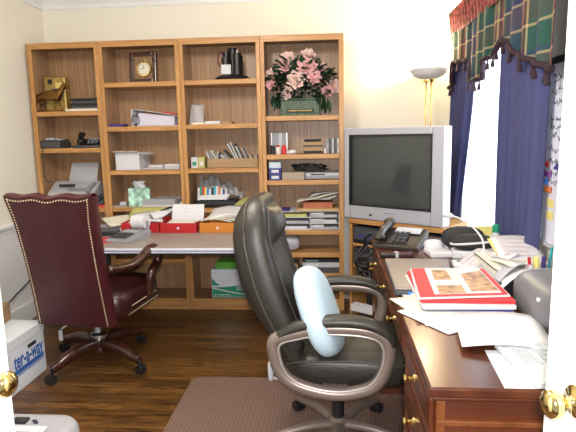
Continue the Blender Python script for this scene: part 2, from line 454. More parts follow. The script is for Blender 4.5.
BX(-.088, .088, -.06, .06, 0, .285).build('case', GOLD, t, bevel=.012)
mm = MB().box(-.05, -.015, -.063, -.058, .225, .262); mm.build('dark_square', BLACKM, t)
MB().tube([(.0 + .022 * math.cos(a), -.065, .17 + .022 * math.sin(a)) for a in [i * PI / 6 for i in range(12)]], .005, 6, closed=True, up=(0, 1, 0)).build('ring_emblem', STEEL, t, smooth=True)
BX(.01, .07, -.064, -.058, .19, .235).build('plate', BRASS, t)
fold = [(-.240, .0, .022, PAPER2), (-.10, .022, .018, DGREY), (-.102, .041, .02, BLACK), (-.085, .062, .018, DGREY), (-.09, .081, .02, BLACK)]
for i, (dx, z0, h, m) in enumerate(fold):
    lab = ['cream papers at the bottom of the folder stack beside the horse', 'dark grey folder lying on the cream papers', 'black folder second from bottom of the stack beside the horse', 'dark grey folder under the topmost black folder', 'topmost black folder of the stack beside the horse'][i]
    x0 = -2.055 + (.0 if i else -.05) + .012 * (i % 2)
    tag(MB().box(x0, -1.835, 4.13, 4.36, 1.61 + z0, 1.61 + z0 + h - .001).build('folder' if i else 'paper_stack', m, bevel=.003), lab, 'folder' if i else 'papers', 'folders beside the brass horse' if i else None)
# second shelf
t = thing('answering_machine', 'grey answering machine at the left end of the second shelf', 'answering machine', (-2.255, 4.14, 1.322))
MB().prism([(0, 0), (.20, 0), (.20, .04), (.16, .075), (.03, .06), (0, .05)], -.095, .095, M=Matrix(((0, 0, 1, 0), (1, 0, 0, -.03), (0, 1, 0, 0), (0, 0, 0, 1)))).build('case', DGREY, t, bevel=.006)
MB().box(-.07, .0, .06, .13, .062, .085).box(.02, .07, .05, .12, .066, .076).build('keys', LGREY, t, bevel=.003)
t = thing('mobile_phone', 'small silver phone lying between the answering machine and black telephone', 'phone', (-2.02, 4.13, 1.322), rz=.3)
BX(-.045, .03, -.02, .02, 0, .02).build('case', BLACK, t, bevel=.005); MB().ell((.028, 0, .026), (.03, .02, .016)).build('lid', STEEL, t, smooth=True)
def desk_phone(name, label, loc, rz, mat, s=1.):
    t = thing(name, label, 'telephone', loc, rz); t.scale = (s, s, s)
    MB().prism([(0, 0), (.21, 0), (.21, .075), (.03, .025), (0, .022)], -.115, .115, M=Matrix(((0, 0, 1, 0), (1, 0, 0, -.1), (0, 1, 0, 0), (0, 0, 0, 1)))).build('base', mat, t, bevel=.006)
    h = MB().tube(spline([(-.085, -.085, .05), (-.085, -.05, .072), (-.085, .02, .09), (-.085, .075, .10), (-.085, .10, .095)], 6), .021, 10, up=(1, 0, 0))
    h.ell((-.085, -.08, .055), (.03, .034, .022)); h.ell((-.085, .09, .105), (.03, .034, .022))
    h.build('handset', mat, t, smooth=True)
    k = MB()
    for i in range(4):
        for j in range(3):
            y = -.065 + i * .03; z = .03 + (y + .07) * .278 + .004
            k.box(-.035 + j * .028, -.015 + j * .028, y, y + .018, z, z + .008)
    k.build('keypad', DGREY, t)
    y = .055; MB().sheet(lambda u, v: (-.04 + .13 * u, .03 + .06 * v, .031 + (.10 + .06 * v) * .278 + .004), 1, 1).build('display', LGREY, t, solid=.004)
    return t
desk_phone('telephone', 'black telephone on the second shelf above the fax machine', (-1.925, 4.20, 1.322), .35, BLACK, 1.0)
tag(MB().tube(spline([(-2.285, 4.10, 1.335), (-2.283, 4.072, 1.30), (-2.283, 4.071, 1.2), (-2.288, 4.073, 1.12), (-2.28, 4.09, 1.06), (-2.26, 4.12, 1.06)], 6), .0035, 6).build('phone_cord', BLACKM, smooth=True), 'thin black cord hanging down from the answering machine', 'cord')
# fax
t = thing('fax_machine', 'grey fax machine on the shelf behind the burgundy chair', 'fax machine', (-2.10, 4.11, .845))
MB().prism([(0, 0), (.25, 0), (.25, .2), (.15, .2), (.02, .12), (0, .10)], -.205, .19, M=Matrix(((0, 0, 1, 0), (1, 0, 0, 0), (0, 1, 0, 0), (0, 0, 0, 1)))).build('case', LGREY, t, bevel=.01)
BX(-.03, .15, .02, .07, .135, .15, T(0, 0, 0)).build('control_panel', GREY, t, bevel=.004)
BX(-.12, .0, .05, .09, .165, .182).build('display', BLACK, t, bevel=.002)
MB().prism([(-.10, 0), (.145, 0), (.155, .19), (-.075, .19)], 0, .004, M=T(-.0, .17, .165, rx=R(75))).build('paper_tray', LGREY, t)
MB().tube(spline([(.14, .0, .13), (.145, .06, .16), (.15, .12, .175), (.152, .17, .15)], 5), .02, 8, up=(1, 0, 0)).build('handset', GREY, t, smooth=True)
t = thing('stapler', 'black stapler standing propped with red jaw beside the fax machine', 'stapler', (-1.865, 4.105, .845), rz=.2)
MB().box(-.06, .075, -.012, .012, 0, .018).build('base', REDP, t, bevel=.003)
MB().box(-.075, .07, -.015, .015, -.012, .028, M=T(0, 0, .058, ry=-.62)).build('arm', BLACK, t, bevel=.006)
# ---- second bookcase
t = thing('framed_clock', 'round brass clock mounted in a dark wooden frame on the top shelf', 'clock', (-1.478, 4.22, 1.82), rot=(R(-4), 0, R(-6)))
fr = MB().box(-.112, -.08, -.02, .02, 0, .24).box(.08, .112, -.02, .02, 0, .24).box(-.08, .08, -.02, .02, .208, .24).box(-.08, .08, -.02, .02, 0, .032)
fr.build('frame', MAHOG, t, bevel=.004)
BX(-.08, .08, -.005, .015, .032, .208).build('backing', wood('clock_backing', (.20, .11, .06), (.3, .17, .09), 'Z', 20), t)
MF = Matrix.Translation((.01, -.005, .11)) @ Euler((PI / 2, 0, 0)).to_matrix().to_4x4()
cl = MB().lathe([(.06, 0), (.064, .006), (.06, .016), (.05, .018), (.046, .012)], 28, M=MF).build('bezel', BRASS, t, smooth=40)
MB().lathe([(.001, .0125), (.047, .0125), (.047, .014), (.001, .014)], 28, M=MF).build('dial', PAPER2, cl)
hd = MB().box(-.002, .002, 0, .03, .015, .016).box(-.026, 0, -.002, .002, .015, .016)
for i in range(12): hd.box(.036, .042, -.0018, .0018, .0145, .0155, M=T(rz=i * PI / 6))
hh = MB(); hh.v = [tuple(MF @ Vector(p)) for p in hd.v]; hh.f = hd.f; hh.mi = hd.mi; hh.build('hands', INK, cl)
MB().tube([(.01 + .02 * math.cos(a), -.012, .182 + .012 * math.sin(a)) for a in [i * PI / 6 for i in range(12)]], .003, 6, closed=True, up=(0, 1, 0)).build('ring', BRASS, t, smooth=True)
tag(BX(-1.745, -1.63, 4.12, 4.22, 1.482, 1.504).build('pencil_case', PURPLE, bevel=.004), 'flat purple case at the left end of the binder shelf', 'case')
t = thing('ring_binder', 'white ring binder lying on its side on the second shelf', 'binder', (-1.375, 4.12, 1.482), rz=-.06)
MB().box(-.19, .185, 0, .24, 0, .004).build('cover', PAPER, t)
MB().box(-.19, .185, 0, .24, 0, .003, M=T(-.0, 0, .105, ry=.16)).build('cover', PAPER, t)
MB().box(-.19, -.185, 0, .24, 0, .13).build('spine', PAPER, t)
MB().prism([(-.15, .006), (.16, .006), (.16, .07), (-.13, .105)], -.005, -.225, M=Matrix(((1, 0, 0, 0), (0, 0, -1, 0), (0, 1, 0, 0), (0, 0, 0, 1)))).build('pages', plain('lilac_pages', (.60, .58, .68), .8), t)
MB().tube([(-.155 + .03 * math.cos(a), -.001, .05 + .035 * math.sin(a)) for a in [i * PI / 8 for i in range(-4, 10)]], .004, 6, up=(0, 1, 0)).ell((-.155, .0, .012), (.014, .006, .01)).build('ring', BLACK, t, smooth=True)
tag(MB().box(-.06, .06, 0, .12, 0, .008, M=T(-1.27, 4.15, 1.578, ry=.16)).build('red_booklet', REDP), 'thin red booklet lying on top of the white binder', 'booklet')
t = thing('white_carton', 'open white cardboard carton at the left of the third shelf', 'box', (-1.61, 4.11, 1.14), rz=-.04)
c = BX(-.10, .10, 0, .003, 0, .135).box(-.10, .10, .217, .22, 0, .135).box(-.10, -.097, 0, .22, 0, .135).box(.097, .1, 0, .22, 0, .135).box(-.1, .1, 0, .22, 0, .003)
c.build('body', PAPER, t)
MB().box(-.1, .1, 0, .003, 0, .05, M=T(0, 0, .135, rx=R(75))).build('flap', PAPER, t); MB().box(0, .05, 0, .22, 0, .003, M=T(.1, 0, .135, ry=.3)).build('flap', PAPER, t)
for i, (x0, x1, h, m, lab) in enumerate(((-1.50, -1.44, .012, PAPERG, 'thin grey pamphlet beside the white carton'), (-1.455, -1.335, .036, PAPERG, 'left grey cassette case right of the white carton'), (-1.325, -1.20, .042, LGREY, 'right grey cassette case beside the bookcase divider'))):
    t = thing('cassette_case' if i else 'pamphlet', lab, 'case' if i else 'pamphlet', ((x0 + x1) / 2, 4.14 + .0 * i, 1.14))
    BX(-(x1 - x0) / 2, (x1 - x0) / 2, 0, .12, 0, h * .6).build('tray', m, t, bevel=.003); BX(-(x1 - x0) / 2 + .004, (x1 - x0) / 2, 0, .118, h * .6, h).build('lid', PAPER, t, bevel=.003)
t = thing('tissue_box', 'teal and green printed tissue box with a tissue sticking out', 'tissue box', (-1.55, 4.17, .847), rz=.28); t.scale = (1.12, 1, 1.08)
BX(-.075, .075, -.06, .06, 0, .135).build('carton', TEAL, t, bevel=.003)
MB().sheet(lambda u, v: (-.04 + .08 * u + .01 * math.sin(7 * v), .02 * math.sin(6 * u + 3 * v), .13 + .055 * v), 8, 6).build('tissue', PAPER, t, smooth=True, solid=.002)
for i in range(9):
    x = -1.51 + .004 * (i % 3); z = .847 + i * .0065
    if i == 8: 
        lab = 'topmost grey report of the pile beside the tissue box'
    elif i == 0: lab = 'white report at the bottom of the pile beside the tissue box'
    else: lab = 'thin grey report in the middle of the pile beside the tissue box'
    if i in (0, 8) or True:
        o = MB().prism([(0, 0), (.265, 0), (.315, .215), (.085, .215)], 0, .006, M=T(x, 4.10 + .002 * (i % 2), z)).build('report', PAPER if i < 2 else PAPERG)
        tag(o, lab if i != 1 else 'white report second from the bottom beside the tissue box', 'report', 'reports beside the tissue box')
tag(MB().ell((-1.70, 4.16, .866), (.018, .018, .018)).ell((-1.675, 4.16, .866), (.016, .016, .018)).build('adhesive_tape', PAPER, smooth=True), 'small white tape rolls left of the tissue box', 'tape')
for i in range(3):
    tag(MB().box(-.06, .055, 0, .10, 0, .007, M=T(-1.695, 4.10, .847 + .0, rz=.0)).build('notepad', PAPERG) if i == 0 else MB().box(-.0, .05, 0, .12, 0, .009 + .004 * i, M=T(-1.20 - .0 * i, 4.10 , .847 + (i - 1) * .014)).build('notepad', PAPER2 if i == 2 else BLACKM),
        ('grey notepad lying in front of the white tape', 'dark notepad at the right end of the tissue shelf', 'cream notepad on the dark one at the tissue shelf end')[i], 'notepad')
# ---- third bookcase
t = thing('pen_carousel', 'black round desk carousel holding scissors and pens on the top shelf', 'desk organizer', (-.764, 4.22, 1.822))
MB().lathe([(.001, 0), (.135, 0), (.14, .012), (.12, .03), (.08, .042), (.03, .048), (.001, .048)], 28).build('base', BLACK, t, smooth=40)
k = MB()
for x, y, r, h in ((-.045, -.03, .032, .13), (.045, -.03, .034, .16), (.0, .045, .035, .21), (-.05, .03, .03, .18), (.05, .03, .03, .15)):
    k.lathe([(r * .96, .04), (r, .04 + h), (r * .85, .04 + h), (r * .8, .06)], 12, M=T(x, y, 0))
k.build('cup', BLACK, t, smooth=40)
BX(-.075, .0, -.068, -.06, .045, .115, ).build('memo_paper', PAPER, t)
for i, (x, a, m) in enumerate(((-.01, .06, STEEL), (.01, -.05, STEEL), (.025, .1, PAPER))):
    MB().box(-.006, .006, -.003, .003, 0, .14, M=T(x, .03, .10, ry=a)).build('scissor_blade' if i < 2 else 'pen', m, t)
MB().tube([(-.085 + .022 * math.cos(a), -.02, .16 + .055 * math.sin(a)) for a in [i * PI / 8 for i in range(16)]], .006, 6, closed=True, up=(0, 1, 0)).build('scissor_handle', plain('maroon_plastic', (.12, .01, .03), .4), t, smooth=True)
lg = ('shallow papers and envelopes lying on the shelf below the pen carousel')
for i, (x0, x1, h, m, lab) in enumerate(((-1.075, -.98, .014, PAPER2, 'cream envelope lying left on the shelf below the carousel'), (-.975, -.86, .024, PAPER, 'white packet lying in the middle of the shelf below the carousel'), (-.855, -.765, .016, CARD, 'brown envelope lying right on the shelf below the carousel'))):
    tag(BX(x0, x1, 4.12, 4.24, 1.488, 1.488 + h).build('envelope', m, bevel=.002), lab, 'envelope')
tag(MB().sheet(lambda u, v: (-1.105 + .11 * u, 4.15 + .01 * math.sin(9 * u + 2 * v) + .05 * v, 1.488 + .155 * v), 8, 8).build('plastic_sleeve', BAG, smooth=True, solid=.002), 'clear plastic sleeve standing against the left side above the envelopes', 'sleeve')
t = thing('cardboard_tray', 'shallow brown cardboard box packed with envelopes on the third shelf', 'box', (-.768, 4.115, 1.148))
MB().box(-.203, .203, 0, .003, 0, .073).box(-.203, .203, .197, .2, 0, .073).box(-.203, -.2, 0, .2, 0, .073).box(.2, .203, 0, .2, 0, .073).box(-.2, .2, 0, .2, 0, .003).build('body', CARD, t)
env = [(-.16, -.55, .13), (-.13, -.65, .12), (-.10, -.75, .15), (-.05, -.8, .13), (-.12, .1, .11), (-.02, -.9, .12), (.02, -1.05, .13), (.06, -.55, .21), (.09, -.5, .17), (.10, -.65, .2), (.05, -.65, .2), (.13, -.55, .16), (.15, -.2, .09), (.18, .05, .09), (.03, -.95, .17), (-.15, .3, .12)]
for i, (x, a, h) in enumerate(env):
    o = MB().box(-.004, .004, -.055, .055, 0, h, M=T(x - .768, 4.19 + .012 * (i % 4), 1.156, ry=a * .75)).build('envelope', (PAPER, PAPERG, PAPER2, LGREY, DGREY)[i % 5])
    tag(o, 'envelope standing tilted in the brown cardboard box', 'envelope', 'envelopes standing in the cardboard box')
for i, (x, m, lab) in enumerate(((-1.078, PAPER, 'small white carton left of the envelope box'), (-1.022, YGREEN, 'small green and white carton touching the envelope box'))):
    t = thing('small_carton', lab, 'box', (x, 4.14, 1.148)); BX(-.026, .026, 0, .08, 0, .085).build('carton', m, t, bevel=.002)
    BX(-.015, .015, -.001, .0, .02, .05).build('printed_label', GREEN if i == 0 else PAPER, t)
t = thing('file_tray', 'black oval tray full of tabbed index cards under a plastic bag', 'tray', (-.93, 4.11, .832))
MB().ell((0, .115, .03), (.185, .115, .03), .5, 24, 8).build('tray', BLACKM, t, smooth=True)
tabs = [PAPER, GREEN, REDP, YELLOW, SKYP, PAPER, BLACKM, TEALP, PAPER, ORCL, PAPER, DBLUE, PAPER]
for i, m in enumerate(tabs):
    tag(MB().box(-.008, .008, -.004, .10, 0, .105 + .012 * math.sin(i), M=T(-1.06 + .0185 * i, 4.15, .885, rx=-.25)).build('index_card', m), '%s tabbed card standing in the black oval tray' % ('coloured' if m is not PAPER else 'white'), 'card', 'tabbed cards in the black tray')
tag(MB().prism([(-.12, 0), (.10, 0), (.14, .05), (-.10, .04)], 0, .003, M=T(-.94, 4.125, .895, rx=.9)).build('index_sheet', PAPER), 'white sheet bent in front of the tabbed cards', 'paper')
tag(MB().sheet(lambda u, v: (-1.09 + .37 * u, 4.24 + .12 * v + .012 * math.sin(11 * u), .89 + (.05 + .13 * v) * (1 - .8 * u * u) + .02 * math.sin(17 * u + 9 * v) + .015 * math.sin(29 * u - 5 * v)), 22, 10).build('plastic_bag', BAG, smooth=True, solid=.002), 'crumpled clear plastic bag lying over the tabbed cards', 'bag')
tag(BX(-.72, -.56, 4.16, 4.34, .832, .852).build('green_folder', PAPERG, bevel=.002), 'grey folder lying behind the yellow-green folder', 'folder')
tag(MB().prism([(0, 0), (.18, 0), (.22, .13), (.05, .15)], 0, .008, M=T(-.76, 4.10, .853, rx=.25)).build('yellow_folder', YGREEN), 'yellow-green folder leaning up beside the black oval tray', 'folder')

# ---- fourth bookcase
t = thing('flower_arrangement', 'pink silk peonies in a green stone planter on the top shelf', 'flowers', (-.235, 4.23, 1.538))
pl = MB().prism([(-.15, -.055), (.15, -.055), (.15, .055), (-.15, .055)], .02, .12).prism([(-.16, -.065), (.16, -.065), (.16, .065), (-.16, .065)], .12, .14).prism([(-.16, -.06), (.16, -.06), (.16, .06), (-.16, .06)], 0, .022)
p_ = pl.build('planter', STONE, t, bevel=.006)
pq = BX(-.105, .105, -.062, -.056, .028, .052).build('plaque', BLACKM, p_)
k = MB()
for i in range(14): k.box(-.095 + .0135 * i, -.085 + .0135 * i, -.0635, -.062, .036, .045)
k.build('gilt_marks', GOLD, p_)
def blossom(c, r, facing, parent, mat):
    m = MB(); up = Vector(facing).normalized()
    q = up.to_track_quat('Z', 'Y').to_matrix().to_4x4()
    for ring, (n, tilt, ln, ph) in enumerate(((7, 1.15, 1.0, 0), (7, .8, .85, .4), (6, .45, .7, .1), (4, .15, .5, .7))):
        for i in range(n):
            a = ph + 2 * PI * i / n + random.uniform(-.15, .15); tl = tilt + random.uniform(-.12, .12); L = r * ln
            M = Matrix.Translation(c) @ q @ Euler((0, 0, a)).to_matrix().to_4x4() @ Euler((0, tl, 0)).to_matrix().to_4x4()
            vs = []; W = L * .42
            for j in range(5):
                v_ = j / 4
                for k_ in range(5):
                    u_ = (k_ / 2 - 1); wv = W * math.sin(PI * (.15 + .75 * v_)) * u_
                    vs.append((.25 * L * v_ * v_ * (1 - .9 * tilt) + .28 * W * (1 - u_ * u_) * .5 + .06 * r * math.sin(5 * u_ + i) * v_, wv, L * v_ * (1 - .08 * abs(u_))))
            fs = [(j * 5 + k_, j * 5 + k_ + 1, j * 5 + k_ + 6, j * 5 + k_ + 5) for j in range(4) for k_ in range(4)]
            m.add(vs, fs, 0, M)
    return m.build('blossom', mat, parent, smooth=True)
fx = lambda px: -.499 + (px - 266) * .00774 + .235
fz = lambda py: 2.035 - (py - 50) * .00752 - 1.538
for i, (a, b, r, d) in enumerate(((288, 59, .062, .0), (285, 67, .062, -.05), (308, 56, .06, .02), (307, 68, .075, -.06), (297, 81, .07, -.085), (314, 79, .058, -.08), (272, 74, .05, -.02), (272, 84, .045, -.05), (288, 93, .05, -.07), (319, 69, .055, -.01), (332, 87, .06, -.02), (327, 92, .045, -.06))):
    x, z = fx(a), fz(b); blossom((x, d, z), r * 1.2, (x * .9, -.55 + d, (z - .22) * 1.2 + .12), t, PETAL if i % 2 else PETAL2)
lf = MB(); rnd = random.Random(3)
def leaf(m, c, d, L, W):
    q = Vector(d).normalized().to_track_quat('Y', 'Z').to_matrix().to_4x4(); M = Matrix.Translation(c) @ q
    vs = []; pr_ = ((0, .0), (.25, .8), (.5, 1), (.75, .65), (1, 0))
    for y, w_ in pr_: vs += [(-W * w_ / 2, y * L, .15 * W * w_), (0, y * L, -.12 * L * y * y), (W * w_ / 2, y * L, .15 * W * w_)]
    m.add(vs, [(j * 3 + k, j * 3 + k + 1, j * 3 + k + 4, j * 3 + k + 3) for j in range(4) for k in range(2)], 0, M)
for i in range(230):
    a = rnd.uniform(-1.45, 1.45); rr = rnd.uniform(.05, 1) ** .6
    x = .235 * math.sin(a) * rr; z = .24 + .17 * math.cos(a) * rr; y = rnd.uniform(-.08, .07)
    leaf(lf, (x, y, z), (x + rnd.uniform(-.15, .15), rnd.uniform(-.35, .1), (z - .24) + rnd.uniform(-.12, .10)), rnd.uniform(.06, .1), rnd.uniform(.03, .045))
for sx in (-1, 1):
    for i in range(9):
        leaf(lf, (sx * rnd.uniform(.13, .22), rnd.uniform(-.07, .0), rnd.uniform(.1, .19)), (sx * rnd.uniform(.0, .5), -.25, -1), rnd.uniform(.07, .11), .04)
for i in range(110): leaf(lf, (rnd.uniform(-.2, .2), rnd.uniform(-.075, -.02), rnd.uniform(.14, .30)), (rnd.uniform(-.6, .6), -.8, -.2), .08, .04)
lf.build('foliage', LEAF, t, smooth=True)
st = MB()
for i in range(10): st.tube([(-.12 + .026 * i, 0, .12), ((-.12 + .026 * i) * 1.3, -.01, .3)], .004, 5)
st.build('stems', LEAF, t)
t = thing('picture_frame', 'grey glass picture frame standing at the left of the second shelf', 'picture frame', (-.41, 4.24, 1.246), rot=(R(-6), 0, 0))
BX(-.066, .066, -.004, .004, 0, .165).build('panel', GREY, t, bevel=.002); MB().box(-.003, .02, -.008, -.004, .0, .165).build('glass_strip', LGREY, t)
MB().box(-.066, -.058, -.007, .006, 0, .165).box(.058, .066, -.007, .006, 0, .165).build('frame', STEEL, t)
for i, (x, m, lab) in enumerate(((-.455, BLACKM, 'small black jar in front of the picture frame, leftmost'), (-.41, PAPER2, 'small cream jar between the black and the red jar'), (-.365, REDP, 'small red jar in front of the picture frame, rightmost'))):
    t = thing('small_jar', lab, 'jar', (x, 4.16, 1.246)); MB().lathe([(.001, 0), (.019, 0), (.02, .01), (.02, .05), (.016, .056), (.001, .056)], 14).build('body', m, t, smooth=40)
    MB().lathe([(.017, .056), (.017, .07), (.001, .071)], 14).build('lid', REDP if i else BLACK, t, smooth=40)
tag(MB().ell((-.30, 4.16, 1.263), (.036, .03, .017), .8, 14, 8).ell((-.325, 4.15, 1.258), (.022, .02, .012), .7, 10, 6).build('paper_wad', PAPER, smooth=False), 'crumpled white paper wad between the red jar and tan books', 'paper')
bk = [(.022, BLACKM, .14), (.03, TAN, .155), (.014, BLACK, .15), (.026, TAN, .145), (.02, BLACKM, .13)]; z = 1.246
for i, (h, m, wd) in enumerate(bk):
    t = thing('book', ['black book at the bottom of the stack beside the paper wad', 'tan book second from the bottom of the stack', 'thin black book in the middle of the stack', 'tan book second from the top of the stack', 'black book on top of the stack beside the paper wad'][i], 'book', (-.14, 4.16, z), rz=.03 * (i % 3), group='lying books on the second flower-bookcase shelf')
    BX(-wd / 2, wd / 2, 0, .11, 0, h).build('cover', m, t, bevel=.002); BX(-wd / 2 + .004, wd / 2 + .001, .003, .111, .003, h - .003).build('pages', PAPER2, t); z += h
for i in range(6):
    x = -.045 + .02 * i
    t = thing('book', ['white booklet standing at the left of the upright row', 'grey book standing second from the left of the upright row', 'black book standing left of the middle of the upright row', 'pale book standing right of the middle of the upright row', 'black book standing second from the right of the upright row', 'white book standing against the bookcase side'][i], 'book', (x, 4.14, 1.246), group='upright books on the second flower-bookcase shelf')
    h = (.075, .115, .12, .118, .12, .112)[i]
    BX(-.0085, .0085, 0, .11, 0, h).build('cover', (PAPER, GREY, BLACK, LGREY, BLACK, PAPER)[i], t, bevel=.002); BX(-.007, .007, .002, .112, .002, h + .0005).build('pages', PAPER2, t)
    BX(-.005, .005, -.001, 0, .04, .075).build('spine_label', PAPERG if i % 2 else DGREY, t)
for i in range(3):
    t = thing('small_box', ('dark blue box with white label at the bottom left of the third shelf', 'dark blue box with white label in the middle of the stack', 'pale blue and white box on top of the two dark blue boxes')[i], 'box', (-.436, 4.115, 1.046 + i * .047), group='blue boxes in a stack')
    BX(-.046, .046, 0, .1, 0, .046).build('carton', DBLUE if i < 2 else plain('pale_blue_box', (.5, .62, .72), .6), t, bevel=.002); BX(-.028, .03, -.001, 0, .012, .034).build('printed_label', PAPER, t)
tag(BX(-.38, -.205, 4.105, 4.24, 1.046, 1.106).build('cassette_box', plain('beige_box', (.36, .29, .22), .6), bevel=.003), 'low beige box between the blue boxes and the silver recorder', 'box')
t = thing('video_recorder', 'silver video recorder with loose black cables heaped on it', 'recorder', (-.068, 4.13, 1.046))
BX(-.132, .132, 0, .2, .005, .055).build('case', GREY, t, bevel=.004); BX(-.13, .13, -.002, 0, .03, .05).build('front_panel', LGREY, t)
BX(-.09, .02, -.0035, -.002, .034, .046).build('tape_slot', BLACK, t)
k = MB()
for x in (-.11, .11):
    for y in (.02, .18): k.lathe([(.012, 0), (.012, .006)], 10, M=T(x, y, 0))
k.build('foot', BLACK, t)
rnd = random.Random(5); pts = [(-.16 + .16 * math.cos(i * 1.1) * rnd.uniform(.5, 1) + rnd.uniform(-.02, .02), 4.21 + .06 * math.sin(i * 1.1) * rnd.uniform(.5, 1), 1.113 + .011 * (i % 5) + rnd.uniform(0, .008)) for i in range(26)]
tag(MB().tube(spline(pts, 5), .006, 6).build('cable_heap', BLACK, smooth=True), 'heap of black cables lying on the silver recorder', 'cable')
t = thing('letter_tray', 'white stacked letter tray with cubby slots under the paper pile', 'letter tray', (-.168, 4.11, .652))
k = MB()
for zz in (0, .048, .096, .142): k.box(-.232, .23, 0, .25, zz, zz + .005)
for xx in (-.232, -.0, .226): k.box(xx, xx + .005, 0, .25, 0, .147)
k.box(-.232, .23, .245, .25, 0, .147).build('tray_frame', PAPER, t)
for zz in (.01, .058, .106):
    MB().box(.01, .11, -.003, .0, zz, zz + .03).build('slot_label', LGREY, t)
slots = [(-.39, .659, .02, PAPER), (-.38, .706, .018, PAPERG), (-.395, .754, .024, YGREEN), (-.15, .659, .016, PAPERG), (-.155, .706, .024, PAPER), (-.15, .754, .02, PAPERG)]
for i, (x, zz, h, m) in enumerate(slots):
    tag(BX(x + (.0 if i < 3 else .0), x + (.2 if i < 3 else .195), 4.095 if i % 2 else 4.12, 4.32, zz, zz + h).build('paper_stack', m), ('white papers in the bottom left slot of the letter tray', 'grey papers in the middle left slot of the letter tray', 'yellow-green papers in the top left slot of the letter tray', 'grey papers in the bottom right slot of the letter tray', 'white papers in the middle right slot of the letter tray', 'grey papers in the top right slot of the letter tray')[i], 'papers', 'papers in the letter tray')
tag(BX(-.27, .06, 4.10, 4.34, .8, .822).build('manila_folder', plain('manila', (.55, .36, .16), .7), bevel=.002), 'wide manila folder lying on the letter tray', 'folder')
tag(BX(-.22, .01, 4.12, 4.33, .823, .868).build('orange_box', plain('terracotta_box', (.42, .13, .06), .6), bevel=.003), 'terracotta box file lying on the manila folder', 'box file')
for i in range(4):
    tag(MB().sheet(lambda u, v, i=i: (-.27 + .035 * i + .27 * u, 4.09 + .02 * i + .2 * v, .872 + .014 * i + .03 * u + .012 * math.sin(4 * u + 2 * i + 2 * v)), 10, 6).build('loose_paper', PAPER if i % 2 else PAPER2, smooth=True, solid=.002), 'rumpled loose paper heaped on the terracotta box file', 'paper', 'loose papers on the terracotta box')
tag(MB().box(-.41, -.33, 4.11, 4.3, .80, .81).build('lilac_folder', PURPLE), 'purple edged folder at the left end of the letter tray', 'folder')
tag(MB().ell((-.35, 4.19, .535), (.1, .07, .064), .7, 18, 10).build('plastic_bag', plain('grey_bag', (.42, .42, .46), .35, bump=.8, bscale=25), smooth=True), 'grey plastic bag stuffed on the shelf below the letter tray', 'bag')
for i, (z0, h, m, lab) in enumerate(((.30, .045, DGREY, 'dark grey box unit on the low shelf behind the black chair'), (.345, .04, LGREY, 'light grey box unit on top of the dark grey one'), (.385, .03, BLACKM, 'slim black unit on top of the light grey one'))):
    t = thing('media_unit', lab, 'electronics', (-.085, 4.12, z0)); BX(-.145, .145, 0, .2, 0, h).build('case', m, t, bevel=.003); BX(-.12, -.02, -.002, 0, .01, h - .01).build('front_panel', GREY if i != 1 else PAPER, t)
tag(BX(-.44, -.27, 4.12, 4.33, .30, .37).build('shoe_box', CARD, bevel=.003), 'brown cardboard box on the low shelf behind the black chair', 'box')
# boxed paper on the bottom of the third bookcase
t = thing('paper_carton', 'green and white printed carton standing on the bottom shelf under the desk', 'carton', (-.79, 4.115, .0935))
BX(-.185, .185, 0, .21, 0, .235).build('carton', CARDW, t, bevel=.003)
MB().box(-.15, .185, .02, .2, .236, .29).build('lid', LIME, t, bevel=.003)
gm = MB(); n = 16
lo = [(-.18 + .36 * i / n, .006) for i in range(n + 1)]; hi = [(-.18 + .36 * i / n, .085 + .05 * (i / n) ** 2) for i in range(n + 1)]
Mx = Matrix(((1, 0, 0, 0), (0, 0, 1, -.0015), (0, 1, 0, 0), (0, 0, 0, 1)))
gm.prism(lo + hi[::-1], 0, .001, M=Mx); gm.prism([(-.18, .10), (-.11, .1), (-.15, .125), (-.18, .165)], 0, .001, M=Mx)
gm.build('printed_panel', GREEN, t)
wm = MB(); c1 = [(-.18 + .36 * i / n, .075 - .055 * math.sin(PI / 2 * i / n)) for i in range(n + 1)]; c2 = [(x, y + .011) for x, y in c1]
wm.prism(c1 + c2[::-1], -.0008, .0002, M=Mx)
for i in range(4): wm.box(.02, .11 - .02 * (i % 2), -.003, -.002, .075 + .0 - .014 * i + .03, .082 - .014 * i + .03)
wm.box(-.16, -.15, -.003, -.002, .018, .03); wm.box(-.14, -.03, -.003, -.002, .02, .026)
wm.build('printed_marks', PAPER, t)
lm_ = MB()
for i in range(5): lm_.box(-.10 + .01 * i, .16, -.002, -.0012, .118 + .022 * i, .121 + .022 * i)
lm_.box(-.165, -.13, -.002, -.0012, .205, .209).build('printed_lines', plain('pink_print', (.6, .45, .55), .7), t)

